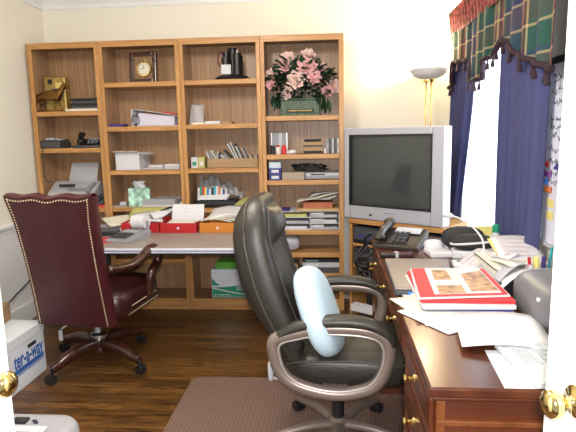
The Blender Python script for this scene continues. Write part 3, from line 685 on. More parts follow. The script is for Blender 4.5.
# ------------------------------------------------------------------ desk in front of the bookcases
t = thing('computer_table', 'grey topped table with pale edge band in front of the bookcases', 'table', (-1.36, 3.62, 0))
BX(-.46, .96, -.475, .455, .69, .715).build('table_top', [TAUPE], t, bevel=.003)
eb = BX(-.46, .96, -.483, -.475, .684, .716).build('edge_band', EDGE, t, bevel=.003)
BX(-.46, .96, -.485, -.4825, .696, .702).build('edge_groove', EDGEB, eb)
BX(-.43, .93, -.455, -.43, .668, .689).build('apron', BLACKM, t); BX(-.43, .93, .40, .425, .6, .689).build('apron', BLACKM, t)
for x, y in ((-.45, .12), (-.45, .38), (.90, .12), (.90, .38)): BX(x, x + .04, y, y + .04, 0, .689).build('leg', BLACKM, t, bevel=.003)
ZT = .715
def tray(name, label, x0, x1, y0, y1, h, mat):
    t = thing(name, label, 'tray', ((x0 + x1) / 2, y0, ZT + .0005)); W = (x1 - x0) / 2; D = y1 - y0; th = .008
    BX(-W, W, 0, th, 0, h).box(-W, W, D - th, D, 0, h).box(-W, -W + th, th, D - th, 0, h).box(W - th, W, th, D - th, 0, h).box(-W + th, W - th, th, D - th, 0, .006).build('body', mat, t, bevel=.002)
    MB().lathe([(.001, 0), (.009, 0), (.009, .006), (.001, .008)], 12, M=T(0, 0, h * .5, rx=PI / 2)).build('knob', PAPER, t, smooth=40)
    return t
tray('desk_tray', 'red wooden tray beside the calculator, leftmost of the three trays', -1.515, -1.238, 3.665, 3.98, .072, RED)
tray('desk_tray', 'red wooden tray with upright white notice, middle of the three trays', -1.222, -.958, 3.65, 3.98, .072, RED)
tray('desk_tray', 'orange wooden tray full of papers, rightmost of the three trays', -.935, -.675, 3.65, 3.97, .072, ORANGE)
def pap(label, x, y, z, w, d, rz=0, rx=0, ry=0, mat=PAPER, h=.0015, bend=.0, group=None, name='paper'):
    M = T(x, y, z, rz, rx, ry)
    o = MB().sheet(lambda u, v: tuple(M @ Vector(((u - .5) * w, (v - .5) * d, bend * math.sin(PI * u) + .4 * bend * math.sin(5 * v + 3 * u)))), 8, 8).build(name, mat, smooth=True, solid=h)
    return tag(o, label, 'paper', group)
pap('white papers heaped in the leftmost red tray', -1.37, 3.82, .80, .22, .26, .3, .12, 0, PAPER, .012, .01)
pap('yellow-green sheet sticking out at the back of the leftmost red tray', -1.42, 3.96, .825, .26, .14, .1, .45, 0, YGREEN, .002)
pap('rolled white papers lying across the two red trays', -1.255, 3.85, .83, .07, .26, -.5, .2, 0, PAPER, .004, .03)
t = thing('pen', 'black and white pen lying on the papers of the leftmost red tray', 'pen', (-1.22, 3.87, .868), rz=-.5, rot=(0, R(-14), R(35)))
MB().tube([(-.07, 0, 0), (.03, 0, 0)], .006, 8, up=(0, 0, 1)).build('barrel', BLACK, t, smooth=True); MB().tube([(.03, 0, 0), (.08, 0, 0)], .007, 8).build('cap', PAPER, t, smooth=True)
o = MB().box(-.12, .12, -.001, .001, 0, .13, M=T(-1.06, 3.80, .775, rx=-.35)).build('notice', PAPER); tag(o, 'white notice standing up in the middle red tray', 'notice')
k = MB()
for i in range(2): k.box(-.03, .04 - .03 * i, -.0022, -.0012, .07 + .025 * i, .073 + .025 * i, M=T(-1.06, 3.80, .775, rx=-.35))
k.build('printed_lines', PAPERG, o)
pap('manila sheet lying flat in the middle red tray', -1.08, 3.72, .786, .2, .1, 0, .05, 0, PAPER2, .004)
for i in range(4): pap('cream paper piled in the orange tray', -.80 + .012 * i, 3.80 + .01 * i, .795 + .014 * i, .23, .28, .12 * (i - 1.5), .04 * i, 0, PAPER2 if i != 3 else PAPER, .003, .012, 'papers in the orange tray')
# calculator
t = thing('printing_calculator', 'grey printing calculator with paper roll on the grey table', 'calculator', (-1.37, 3.43, ZT), rz=-.25)
MB().prism([(-.13, 0), (.13, 0), (.13, .05), (.06, .045), (-.13, .02)], -.095, .095, M=Matrix(((0, 0, 1, 0), (1, 0, 0, 0), (0, 1, 0, 0), (0, 0, 0, 1)))).build('case', GREY, t, bevel=.006)
k = MB()
for i in range(5):
    for j in range(4): k.box(-.08 + .026 * i, -.06 + .026 * i, -.10 + .027 * j, -.08 + .027 * j, .026 + .0036 * j, .034 + .0036 * j)
k.build('keys', DGREY, t); BX(-.07, .05, .03, .055, .045, .052).build('display', LGREY, t)
rl = MB().tube([(-.05, .14, .10), (.055, .14, .10)], .047, 20).build('paper_roll', PAPER, t, smooth=40)
MB().tube([(.0535, .14, .10), (.0565, .14, .10)], .009, 12).build('roll_core', BLACKM, rl)
k = MB().box(-.058, -.053, .125, .155, .03, .10).box(.058, .063, .125, .155, .03, .10).build('roll_bracket', GREY, t)
pap('red card lying left of the calculator', -1.50, 3.40, ZT + .003, .13, .2, .2, 0, 0, REDP, .002, .0, name='card')
pap('small orange note lying on the red card', -1.475, 3.47, ZT + .007, .07, .05, .4, 0, 0, plain('orange_note', (.75, .4, .12), .7), .002, .002, name='note')
t = thing('hole_punch', 'black hole punch lying left of the paper roll', 'hole punch', (-1.58, 3.58, ZT), rz=.15)
BX(-.09, .09, -.03, .03, 0, .018).build('base', BLACK, t, bevel=.004); MB().box(-.085, .08, -.025, .025, 0, .03, M=T(0, 0, .02, ry=.06)).build('lever', DGREY, t, bevel=.008)
for i, (x, y, z, rz, m, lab) in enumerate(((-1.62, 3.78, .722, .1, PAPERG, 'grey printout lying behind the hole punch'), (-1.62, 3.80, .729, .25, PAPER, 'white printout on the pile behind the hole punch'), (-1.575, 3.83, .74, .75, PAPER2, 'cream printout slanting up on the pile behind the hole punch'), (-1.64, 3.90, .735, -.2, LGREY, 'pale printout at the back left of the grey table'))):
    pap(lab, x, y, z + (.04 if i == 2 else 0), .24, .2, rz, .2 if i == 2 else .0, 0, m, .005, .004)

# ------------------------------------------------------------------ burgundy chair
t = thing('office_chair', 'burgundy leather button-trim desk chair with carved wooden arms and casters', 'chair', (-1.46, 3.07, 0), rz=R(-7))
def bz(u): return 1.085 + .010 * math.cos(2 * PI * u * 1) + .018 * math.sin(PI * u) + .006 * math.cos(6 * PI * u)
def back_pt(u, v, side):
    # u across 0..1, v up 0..1 ; side 0 rear, 1 front
    hw = .238 + .006 * v + .012 * math.sin(PI * v * 1.0) * -1 + .012 * smoothstep((v - .8) / .2)
    z = .31 + (bz(u) - .31) * v
    y = -.205 - .19 * v - .03 * v * v
    bul = .018 * math.sin(PI * u) ** .5 * math.sin(PI * min(1, max(0, v)) * .96 + .06)
    if side: y += .085 - .01 * v + bul * 2.2
    else: y -= bul * .5
    return ((u - .5) * 2 * hw + .022 - .048 * (1 - v), y, z)
m = MB(); NU, NV = 24, 20
m.sheet(lambda u, v: back_pt(u, v, 0), NU, NV); m.sheet(lambda u, v: back_pt(1 - u, v, 1), NU, NV)
def bridge(f, n): m.sheet(f, n, 3)
mix = lambda a, b, w, o=(0, 0, 0): tuple(a[i] + (b[i] - a[i]) * w + o[i] for i in range(3))
bridge(lambda u, w: mix(back_pt(1, u, 0), back_pt(1, u, 1), w, (.008 * math.sin(PI * w), 0, 0)), NV)
bridge(lambda u, w: mix(back_pt(0, 1 - u, 0), back_pt(0, 1 - u, 1), w, (-.008 * math.sin(PI * w), 0, 0)), NV)
bridge(lambda u, w: mix(back_pt(1 - u, 1, 0), back_pt(1 - u, 1, 1), w, (0, 0, .016 * math.sin(PI * w))), NU)
bridge(lambda u, w: mix(back_pt(u, 0, 0), back_pt(u, 0, 1), w), NU)
bk_ = m.build('backrest', BURG, t, smooth=50)
k = MB()
def nail(p, r=.0046): k.ell(p, (r, r, r), 1, 6, 4)
for i in range(52):
    v = .02 + .96 * i / 51
    for u in (.965, .035):
        p = back_pt(u, v, 0); nail((p[0], p[1] - .001, p[2]))
for i in range(30):
    p = back_pt(.04 + .92 * i / 29, .975, 0); nail((p[0], p[1] - .001, p[2]))
k.build('nailhead_trim', NAILS, bk_, smooth=True)
MB().ell((0, .10, .412), (.275, .28, .095), .4, 32, 12).build('seat', plain('dark_burgundy_leather', (.032, .007, .008), .33), t, smooth=True)
for yz in ((-.10, .38, .36), (-.06, .32, .40)):
    k = MB()
    for i in range(24): nail((.275, yz[0] + yz[1] * i / 23, yz[2]), .0038)
    k.build('nailhead_trim', NAILS, t, smooth=True)
for sx in (1, -1):
    pth = spline([(sx * .235, -.23, .665), (sx * .262, -.13, .65), (sx * .285, -.03, .648), (sx * .30, .06, .675), (sx * .308, .13, .703), (sx * .31, .20, .70), (sx * .308, .25, .66), (sx * .305, .245, .60), (sx * .30, .195, .565), (sx * .296, .16, .535), (sx * .29, .15, .48), (sx * .28, .15, .40)], 5)
    rr = [.023 + .008 * math.sin(PI * i / len(pth)) for i in range(len(pth))]
    MB().tube(pth, rr, 10, up=(1, 0, 0)).build('arm', MAHOG, t, smooth=True)
MB().lathe([(.03, .16), (.055, .17), (.055, .19), (.04, .195), (.03, .2), (.022, .25), (.022, .33), (.10, .335), (.10, .345)], 20).build('swivel_post', STEEL, t, smooth=40)
BX(-.03, .03, -.20, .15, .30, .322).build('tilt_plate', BLACKM, t)
tl = MB().tube([(-.10, -.12, .30), (-.14, -.17, .27)], .006, 8).box(-.152, -.13, -.18, -.172, .20, .265).build('tilt_lever', PAPERG, t)
MB().lathe([(.03, .07), (.055, .08), (.058, .15), (.045, .175), (.02, .178)], 20).build('hub', MAHOG, t, smooth=40)
for a in (245, 335, 65, 155):
    ca, sa = math.cos(R(a + 6)), math.sin(R(a + 6))
    P = lambda r, z: (ca * r, sa * r, z)
    lg_ = MB().tube(spline([P(.03, .13), P(.12, .135), P(.22, .12), P(.29, .095), P(.345, .085)], 4), [.040 - .001 * i for i in range(17)], 10, flat=1.1).build('leg', MAHOG, t, smooth=True)
    cs = MB().tube([P(.345, .03), P(.345, .085)], .008, 8)
    off = Vector((-sa, ca, 0))
    for s_ in (-1, 1):
        c0 = Vector(P(.352, .028)) + off * (s_ * .013); cs.tube([c0 - off * .010, c0 + off * .010], .028, 16)
    cs.build('caster', BLACK, lg_, smooth=40)

# ------------------------------------------------------------------ black executive chair (faces the cherry desk)
t = thing('executive_chair', 'black leather executive chair with pewter loop arms facing the cherry desk', 'chair', (.025, 2.26, 0), rz=R(-3))
#           z    rear   front  halfwidth
LV = [(.455, -.21, -.125, .235), (.52, -.262, -.138, .248), (.60, -.325, -.165, .255), (.70, -.385, -.205, .258), (.80, -.422, -.24, .256), (.90, -.44, -.27, .25), (.98, -.445, -.288, .24), (1.05, -.434, -.292, .22), (1.10, -.408, -.295, .185), (1.134, -.375, -.305, .145), (1.145, -.345, -.32, .10)]
def back_sec(z):
    zs = [l[0] for l in LV]; return [lerp(zs, [l[i] for l in LV], z) for i in (1, 2, 3)]
m = MB(); vs = []; fs = []; seg = 28; zz = [LV[0][0] + (LV[-1][0] - LV[0][0]) * smoothstep(i / 34) for i in range(35)]
for z in zz:
    rx_, fx_, hw = back_sec(z); cx = (rx_ + fx_) / 2; ax = (fx_ - rx_) / 2
    for k_ in range(seg):
        a = 2 * PI * k_ / seg; e = .55
        f = lambda w: math.copysign(abs(w) ** e, w)
        yy = hw * f(math.sin(a)); xx = cx + ax * f(math.cos(a))
        xx += .045 * (abs(yy) / .25) ** 2.2 * (1 if z > .55 else .4)          # wraps forward at the sides
        vs.append((xx, yy, z))
for i in range(len(zz) - 1):
    for k_ in range(seg): fs.append((i * seg + k_, i * seg + (k_ + 1) % seg, (i + 1) * seg + (k_ + 1) % seg, (i + 1) * seg + k_))
fs += [tuple(range(seg))[::-1], tuple((len(zz) - 1) * seg + k_ for k_ in range(seg))]
m.add(vs, fs); bk_ = m.build('backrest', BLACKL, t, smooth=True)
def front_x(y, z):
    rx_, fx_, hw = back_sec(z); return fx_ + .045 * (abs(y) / .25) ** 2.2
# padded panels on the front of the backrest
def pad(name, z0, z1, hw0, hw1, puff):
    def f(u, v):
        z = z0 + (z1 - z0) * v; hw = hw0 + (hw1 - hw0) * v; y = (u - .5) * 2 * hw
        s = (math.sin(PI * u) * math.sin(PI * v)) ** .45 if 0 < u < 1 and 0 < v < 1 else 0
        return (front_x(y, z) - .02 + (.02 + puff) * s, y, z)
    return MB().sheet(f, 18, 14).build(name, BLACKL, bk_, smooth=True)
pad('headrest_pad', .935, 1.11, .155, .12, .066); pad('centre_pad', .55, .94, .15, .165, .03)
pip = MB()
for sy in (-1, 1):
    pip.tube([((back_sec(z)[0] + back_sec(z)[1]) / 2 + .045 * (back_sec(z)[2] / .25) ** 2.2 - .035, sy * back_sec(z)[2] * .985, z) for z in [.47 + .66 * i / 20 for i in range(21)]], .005, 6)
    pip.tube([(front_x(.17, z) + .004, sy * (.185 - .03 * smoothstep((z - 1.0) / .13)), z) for z in [.52 + .58 * i / 20 for i in range(21)]], .004, 6)
pip.build('piping', PIPE, bk_, smooth=True)
st_ = MB().ell((.045, 0, .445), (.275, .25, .072), .42, 36, 14)
st = st_.build('seat', BLACKL, t, smooth=True)
MB().ell((.06, 0, .478), (.235, .20, .05), .55, 30, 10).build('seat_pad', BLACKL, st, smooth=True)
MB().tube(spline([(-.22, -.235, .47), (-.1, -.25, .495), (.1, -.25, .50), (.26, -.235, .48), (.305, -.1, .485), (.305, .1, .485), (.26, .235, .48), (.1, .25, .50), (-.1, .25, .495), (-.22, .235, .47)], 5), .004, 6).build('piping', PIPE, st, smooth=True)
ring = [(-.235, .60), (-.238, .535), (-.213, .465), (-.165, .42), (-.08, .392), (.01, .382), (.09, .395), (.15, .42), (.185, .465), (.205, .53), (.208, .585), (.185, .63), (.12, .65), (.03, .655), (-.06, .65), (-.15, .63)]
for sy in (-1, 1):
    yb = sy * .29
    pts = [(p.x, yb, p.y) for p in [Vector((q.x, q.y)) for q in spline([(a, b, 0) for a, b in ring], 4, True)]]
    ar = MB().tube(pts, .027, 12, closed=True, flat=1.1, up=(0, 1, 0)).build('arm_frame', PEWTER, t, smooth=True)
    inner = [(p[0] * .9 - .0, yb + sy * -.0 - .019 * (1 if sy < 0 else -1) * -1 * -1, .51 + (p[2] - .51) * .86) for p in pts]
    MB().tube(inner, .005, 6, closed=True, up=(0, 1, 0)).build('edge_highlight', PEWTER2, ar, smooth=True)
    pp = spline([(-.235, yb, .605), (-.16, yb, .65), (-.06, yb, .676), (.05, yb, .682), (.14, yb, .67), (.20, yb, .635), (.222, yb, .59)], 5)
    nn = len(pp); MB().tube(pp, [.022 + .014 * math.sin(PI * min(1, .1 + .85 * i / nn)) for i in range(nn)], 12, flat=.75, up=(0, 0, 1)).build('arm_pad', BLACKL, t, smooth=True)
    MB().box(-.05, .05, min(sy * .2, sy * .285), max(sy * .2, sy * .285), .385, .40).build('arm_bracket', PEWTER, t)
MB().box(-.1, .1, -.08, .08, .35, .405).box(-.27, -.05, -.04, .04, .37, .40).box(-.29, -.26, -.04, .04, .37, .62).build('tilt_mechanism', BLACKM, t, bevel=.006)
tv_ = MB().tube([(-.02, -.08, .375), (-.14, -.20, .375), (-.255, -.25, .42)], .006, 8).ell((-.262, -.252, .45), (.012, .01, .045), .7, 10, 8).build('tilt_lever', PAPERG, t, smooth=True)
MB().lathe([(.028, .10), (.028, .26), (.018, .262), (.018, .36)], 16).build('gas_column', BLACK, t, smooth=40)
MB().lathe([(.03, .06), (.045, .065), (.045, .12), (.035, .13)], 20).build('hub', PEWTER, t, smooth=40)
for a in (54, 126, 198, 270, 342):
    ca, sa = math.cos(R(a + 3)), math.sin(R(a + 3)); P = lambda r, z: (ca * r, sa * r, z)
    lg_ = MB().tube(spline([P(.03, .095), P(.12, .10), P(.22, .09), P(.30, .072), P(.335, .066)], 4), [.03 - .0008 * i for i in range(17)], 10, flat=.8).build('leg', PEWTER, t, smooth=True)
    cs = MB().tube([P(.325, .03), P(.325, .07)], .007, 8); off = Vector((-sa, ca, 0))
    for s_ in (-1, 1):
        c0 = Vector(P(.335, .027)) + off * (s_ * .014); cs.tube([c0 - off * .011, c0 + off * .011], .027, 16)
    cs.build('caster', BLACK, lg_, smooth=40)
# cushion leaning on the backrest
m = MB().ell((0, 0, 0), (.062, .185, .19), .72, 28, 18)
tag(m.build('back_cushion', BLUEC, smooth=True, loc=(-.05, 2.12, .675), rot=(R(-16), R(-21), R(-6))), 'pale blue back cushion leaning in the black executive chair', 'cushion')
# chair mat
o = MB()
def rr(x0, x1, y0, y1, r, n=6):
    out = []
    for cx, cy, a0 in ((x1 - r, y1 - r, 0), (x0 + r, y1 - r, PI / 2), (x0 + r, y0 + r, PI), (x1 - r, y0 + r, 3 * PI / 2)):
        for i in range(n + 1): out.append((cx + r * math.cos(a0 + PI / 2 * i / n), cy + r * math.sin(a0 + PI / 2 * i / n)))
    return out
tag(MB().prism(rr(-.81, .46, 1.55, 2.88, .07), 0.0005, .004).build('chair_mat', GRID), 'brown gridded chair mat under the black executive chair', 'mat')

# ------------------------------------------------------------------ cherry desk on the right
t = thing('writing_desk', 'glossy cherry writing desk with brass knobs along the window wall', 'desk', (.58, 2.3, 0))
X0, X1, Y0, Y1 = -.335, .345, -1.02, .93
BX(X0, X1, Y0, Y1, .732, .76).build('desk_top', CHERRY, t, bevel=.006)
BX(X0 + .008, X1 - .005, Y0 + .008, Y1 - .005, .72, .732).build('moulding', CHERRY_END, t, bevel=.004)
for nm, ya, yb in (('near', Y0 + .02, -.50), ('far', .42, Y1 - .02)):
    BX(X0 + .022, X1 - .01, ya, yb, .08, .72).build('pedestal', CHERRY_END, t, bevel=.003)
    BX(X0 + .012, X1, ya - .01, yb + .01, 0, .08).build('plinth', CHERRY_END, t, bevel=.006)
BX(X0 + .022, X1 - .01, -.50, .42, .60, .72).build('apron', CHERRY_END, t)
# near end: corner post, upper panel and moulding strip
BX(X0 + .02, X0 + .042, Y0 + .008, Y0 + .03, .08, .72).build('corner_post', CHERRY_LT, t, bevel=.002)
BX(X0 + .02, X1 - .01, Y0 + .006, Y0 + .022, .652, .668).build('moulding', CHERRY_LT, t, bevel=.003)
BX(X0 + .07, X1 - .05, Y0 + .012, Y0 + .022, .13, .62).build('end_panel', CHERRY, t, bevel=.006)
def drawer(y0, y1, z0, z1, knobs):
    d = BX(X0 + .008, X0 + .022, y0, y1, z0, z1).build('drawer', MAHOG if False else CHERRY_END, t, bevel=.005)
    BX(X0 + .004, X0 + .008, y0 + .025, y1 - .025, z0 + .02, z1 - .02).build('drawer_panel', CHERRY, d, bevel=.002)
    for ky in knobs:
        MB().lathe([(.001, 0), (.013, 0), (.012, .004), (.006, .008), (.006, .016), (.012, .021), (.014, .027), (.01, .033), (.001, .034)], 14, M=T(X0 + .004, ky, (z0 + z1) / 2, ry=-PI / 2)).build('knob', BRASS, d, smooth=40)
drawer(-.985, -.52, .61, .712, (-.76,)); drawer(-.985, -.52, .44, .60, (-.76,)); drawer(-.985, -.52, .10, .43, (-.76,))
drawer(-.49, .41, .615, .712, (-.24, .2)); drawer(.44, .895, .61, .712, (.30 + .36,)); drawer(.44, .895, .44, .60, (.66,)); drawer(.44, .895, .10, .43, (.66,))
ZD = .7605
# telephone, remote, speakers, lamp on the far end of the desk
desk_phone('telephone', 'black desk telephone at the far end of the cherry desk', (.39, 2.99, ZD), -.42, plain('brown_black_plastic', (.03, .024, .02), .35), 1.12)
t = thing('remote_control', 'dark remote control lying in front of the desk telephone', 'remote control', (.335, 2.72, ZD), rz=.05)
BX(-.085, .0, -.02, .02, 0, .022).build('case', BLACK, t, bevel=.008); BX(.0, .085, -.02, .02, 0, .024).build('case_end', plain('plum_plastic', (.06, .02, .03), .4), t, bevel=.008); BX(-.008, .008, -.021, .021, .0, .026).build('band', PAPERG, t)
t = thing('portable_speaker', 'black and white portable speaker set beside the desk telephone', 'speaker', (.67, 2.68, ZD), rz=-.15)
MB().ell((.04, .03, .08), (.105, .05, .042), .8, 24, 12).build('speaker_body', BLACKM, t, smooth=True)
MB().tube([(.04 + .106 * math.cos(a), .028 + .05 * math.sin(a), .083 + .012 * math.cos(a)) for a in [i * PI / 12 for i in range(24)]], .006, 8, closed=True).build('white_rim', PAPER, t, smooth=True)
MB().ell((.0, .12, .085), (.11, .06, .06), .8, 24, 12).build('speaker_body', BLACKM, t, smooth=True)
MB().box(-.06, .10, -.02, .15, 0, .04).build('stand', PAPER, t, bevel=.01)
t = thing('white_adapter', 'white plastic charger block left of the portable speaker', 'charger', (.555, 2.75, ZD), rz=.1)
BX(-.055, .06, -.06, .09, 0, .03).build('case', PAPER, t, bevel=.008); MB().ell((.0, .09, .035), (.05, .05, .03), .7, 16, 8).build('top_lump', PAPER, t, smooth=True)
t = thing('desk_clock', 'oval black clock face in a white case lying before the speaker', 'clock', (.645, 2.54, ZD))
MB().prism([(-.07, -.04), (.08, -.045), (.07, .045), (-.06, .045)], 0, .02).build('case', PAPER, t, bevel=.006)
MB().ell((.005, 0, .02), (.052, .03, .007), 1, 20, 6).build('dial', DGREY, t, smooth=True)
t = thing('gooseneck_lamp', 'white gooseneck desk lamp bent toward the television', 'lamp', (.665, 2.42, ZD))
MB().lathe([(.001, 0), (.062, 0), (.065, .012), (.055, .022), (.02, .03), (.001, .03)], 24).build('base', PAPER, t, smooth=40)
MB().tube(spline([(.03, .02, .02), (.04, .05, .085), (.035, .07, .14), (.0, .10, .19), (-.05, .12, .225), (-.09, .13, .24)], 6), .0045, 8).build('gooseneck', PAPER, t, smooth=True)
MB().lathe([(.006, 0), (.012, .01), (.016, .035), (.012, .05), (.001, .052)], 14, M=Matrix.Translation((-.085, .13, .238)) @ Vector((-1, .1, .25)).to_track_quat('Z', 'Y').to_matrix().to_4x4()).build('lamp_head', PAPER, t, smooth=40)
tag(MB().lathe([(.001, 0), (.024, 0), (.024, .07), (.02, .082), (.001, .083)], 16, M=T(.80, 2.80, ZD)).build('white_canister', PAPER, smooth=40), 'white cylindrical canister near the lace curtain', 'canister')
t = thing('glue_bottle', 'white bottle with a green cap by the yellow pad', 'bottle', (.853, 2.79, ZD)); MB().lathe([(.001, 0), (.02, 0), (.02, .10), (.015, .115), (.001, .116)], 16).build('body', PAPER, t, smooth=40); MB().lathe([(.018, .116), (.018, .155), (.001, .156)], 16).build('cap', GREEN, t, smooth=40)
tag(MB().box(-.05, .05, 0, .012, 0, .13, M=T(.82, 2.88, ZD, rx=-.2)).build('yellow_pad', YELLOW), 'yellow note pad standing behind the green capped bottle', 'notepad')
tag(MB().tube(spline([(.80, 2.88, .775), (.84, 2.93, .82), (.88, 2.88, .85), (.85, 2.82 + .04, .80), (.90, 2.9, .78), (.86, 2.95, .80)], 6), .006, 6).build('cable_tangle', GREY, smooth=True), 'tangled grey cable behind the white canister', 'cable')
# laptop
t = thing('laptop', 'closed taupe laptop on the desk beside the black chair', 'laptop', (.405, 2.295, ZD), rz=R(-1))
MB().prism([(-.152, -.25), (.07, -.25), (.15, .25), (-.152, .25)], 0, .022).build('base', DGREY, t, bevel=.005)
ld = MB().prism([(-.152, -.25), (.07, -.25), (.15, .25), (-.152, .25)], .023, .034).build('lid', LAPT, t, bevel=.004)
MB().lathe([(.008, .0342), (.001, .0346)], 12, M=T(-.01, -.03, 0)).build('emblem', PAPER, ld)
BX(-.10, -.02, -.2525, -.25, .004, .018).build('ports', SKYP, t)
# brochures and papers in the middle of the desk
mag = thing('brochure', 'red bordered brochure with photographs on top of the paper pile', 'brochure', (.475, 2.055, .812), rz=R(-2))
pp_ = [(-.165, -.22), (.165, -.17), (.165, .225), (-.145, .20)]
MB().prism(pp_, 0, .006).build('cover', PAPER, mag)
MB().prism([(-.155, -.213), (-.10, -.205), (-.085, .20), (-.14, .195)], .0062, .0068).build('red_band', REDP, mag)
MB().prism([(-.10, -.205), (.16, -.165), (.16, -.14), (-.10, -.175)], .0062, .0068).box(.145, .162, -.15, .21, .0062, .0068).build('red_border', REDP, mag)
MB().prism([(-.07, .02), (.0, .03), (.0, .18), (-.06, .175)], .0062, .0068).prism([(.04, -.13), (.14, -.115), (.14, .17), (.05, .12)], .0062, .0068).prism([(-.08, -.165), (.02, -.15), (.02, -.05), (-.075, -.06)], .0062, .0068).build('photograph', PHOTO, mag)
MB().prism([(.0, .03), (.04, .03), (.04, .18), (.0, .18)], .0061, .0066).prism([(-.075, -.05), (.03, -.04), (.03, .01), (-.07, .0)], .0061, .0066).build('cream_panel', PAPER2, mag)
stk = [('white paper at the bottom of the pile under the brochure', .455, 1.93, .0, PAPER, .33, .40, .10), ('cream paper second from the bottom of the brochure pile', .47, 2.02, .005, PAPER2, .32, .40, .02), ('dark blue folder inside the brochure pile', .48, 2.035, .012, DBLUE, .31, .40, -.03), ('white booklet just under the red folder', .475, 2.03, .021, PAPER, .32, .41, .02), ('red folder directly under the brochure', .482, 2.045, .036, REDP, .325, .40, -.02)]
hh_ = [.004, .006, .008, .014, .012]
for i, (lab, x, y, dz, m, w_, d_, rz) in enumerate(stk):
    tag(MB().box(-w_ / 2, w_ / 2, -d_ / 2, d_ / 2, 0, hh_[i], M=T(x, y, ZD + .001 + dz, rz)).build('folder' if i in (2, 4) else 'paper', m), lab, 'folder' if i in (2, 4) else 'paper')
pap('white paper sliding out from the near left of the brochure pile', .385, 1.80, ZD + .003, .20, .26, .55, 0, 0, PAPER, .001, .0)
pap('white paper fanned out at the left edge of the desk before the laptop', .335, 1.90, ZD + .0055, .15, .26, .35, 0, 0, PAPER2, .001, .0)
t = pap('large white sheet lying curled on the near part of the desk', .53, 1.64, ZD + .016, .27, .30, -.12, 0, 0, PAPER, .0015, .010)
t2 = thing('keyboard_tray', 'white flat keypad panel on white paper at the near right corner', 'keypad', (.565, 1.41, ZD + .004), rz=R(6))
BX(-.075, .26, -.13, .13, 0, .018).build('case', PAPERC, t2, bevel=.004)
k = MB()
for i in range(4):
    for j in range(5): k.box(-.05 + .055 * i, -.01 + .055 * i, -.03 + .028 * j, -.008 + .028 * j, .018, .022)
k.build('keys', plain('pale_keys', (.42, .45, .48), .6), t2); BX(.0, .022, -.058, -.046, .018, .021).build('dark_key', BLACK, t2)
o = MB().prism([(.43, 1.285), (.9, 1.285), (.9, 1.52), (.447, 1.52)], ZD, ZD + .0015).build('paper', PAPER); tag(o, 'white sheet under the keypad panel at the near desk edge', 'paper')
k = MB()
for i in range(5): k.box(.45 + .008 * i, .455 + .008 * i, 1.32, 1.48, ZD + .0015, ZD + .0022)
k.build('printed_lines', plain('pale_blue_print', (.68, .72, .8), .7), o)
# grey rounded machine near the door
t = thing('desktop_printer', 'rounded dark grey machine housing beside the open door', 'printer', (.83, 1.82, ZD))
MB().ell((0, 0, .045), (.165, .26, .088), .62, 32, 16).build('housing', plain('smoke_grey_plastic', (.15, .15, .165), .4), t, smooth=True)
MB().tube([(-.158 + .03 * abs(math.sin(a)), .23 * math.sin(a), .05) for a in [R(-70 + 10 * i) for i in range(15)]], .005, 8).build('seam', GREY, t, smooth=True)
MB().box(-.13, .13, -.2, .2, -.0, .012).build('foot_plate', BLACK, t); BX(-.162, -.15, -.10, -.085, .085, .095).build('button', PAPER, t)
tag(BX(.645, .80, 2.075, 2.17, ZD, ZD + .045).build('black_case', BLACK, bevel=.008), 'black box lying between the brochure and the letter tray', 'case')
# organiser with papers against the wall
t = thing('desk_file_tray', 'cream tiered file tray by the whiteboard', 'file tray', (.79, 2.34, ZD))
k = MB()
for zz in (0, .035, .068): k.box(-.12, .13, -.15, .16, zz, zz + .006)
k.box(-.12, -.114, -.15, .16, 0, .075).box(.124, .13, -.15, .16, 0, .075).box(-.12, .13, .154, .16, 0, .075)
k.build('tray_frame', PAPER2, t)
for i, (x, y, z, w_, d_, rz, rx, ry, m, lab) in enumerate((
    (.765, 2.60, .80, .16, .24, .45, .0, -.25, PAPER, 'white newspaper page hanging toward the gooseneck lamp'),
    (.70, 2.42, .815, .17, .28, .50, -.15, -.45, PAPER, 'white printed letter on the pile beside the gooseneck lamp'),
    (.69, 2.25, .815, .15, .28, .30, -.2, -.6, PAPERG, 'grey printed letter sloping down over the left of the file tray'),
    (.71, 2.18, .812, .14, .26, .15, -.15, -.5, PAPER, 'white letter sloping down toward the black box'),
    (.80, 2.28, .845, .2, .28, .1, -.1, .0, PAPER2, 'cream folder lying on the file tray'),
    (.845, 2.43, .862, .20, .29, -.1, .22, .03, PAPER, 'wide white letter on top of the file tray pile'),
    (.84, 2.45, .85, .19, .29, -.04, .22, .03, YELLOW, 'yellow sheet just under the wide white letter'))):
    o = pap(lab, x, y, z, w_, d_, rz, rx, ry, m, .002, .008)
    if i in (1, 5):
        k = MB(); M = T(x, y, z + .013, rz, rx, ry)
        for j in range(5): k.box(-.07, .06 - .02 * (j % 2), .09 - .045 * j, .096 - .045 * j, 0, .0006, M=M)
        k.build('printed_lines', plain('grey_red_print', (.5, .35, .38), .7), o)
t = thing('pen_holder', 'white pen holder standing before the file tray', 'pen holder', (.83, 2.13, ZD))
k = MB().box(-.05, .05, -.035, .035, 0, .006).box(-.05, .05, -.035, -.031, 0, .10).box(-.05, .05, .031, .035, 0, .11).box(-.05, -.046, -.035, .035, 0, .11).box(.046, .05, -.035, .035, 0, .11)
k.build('cup', PAPER, t)
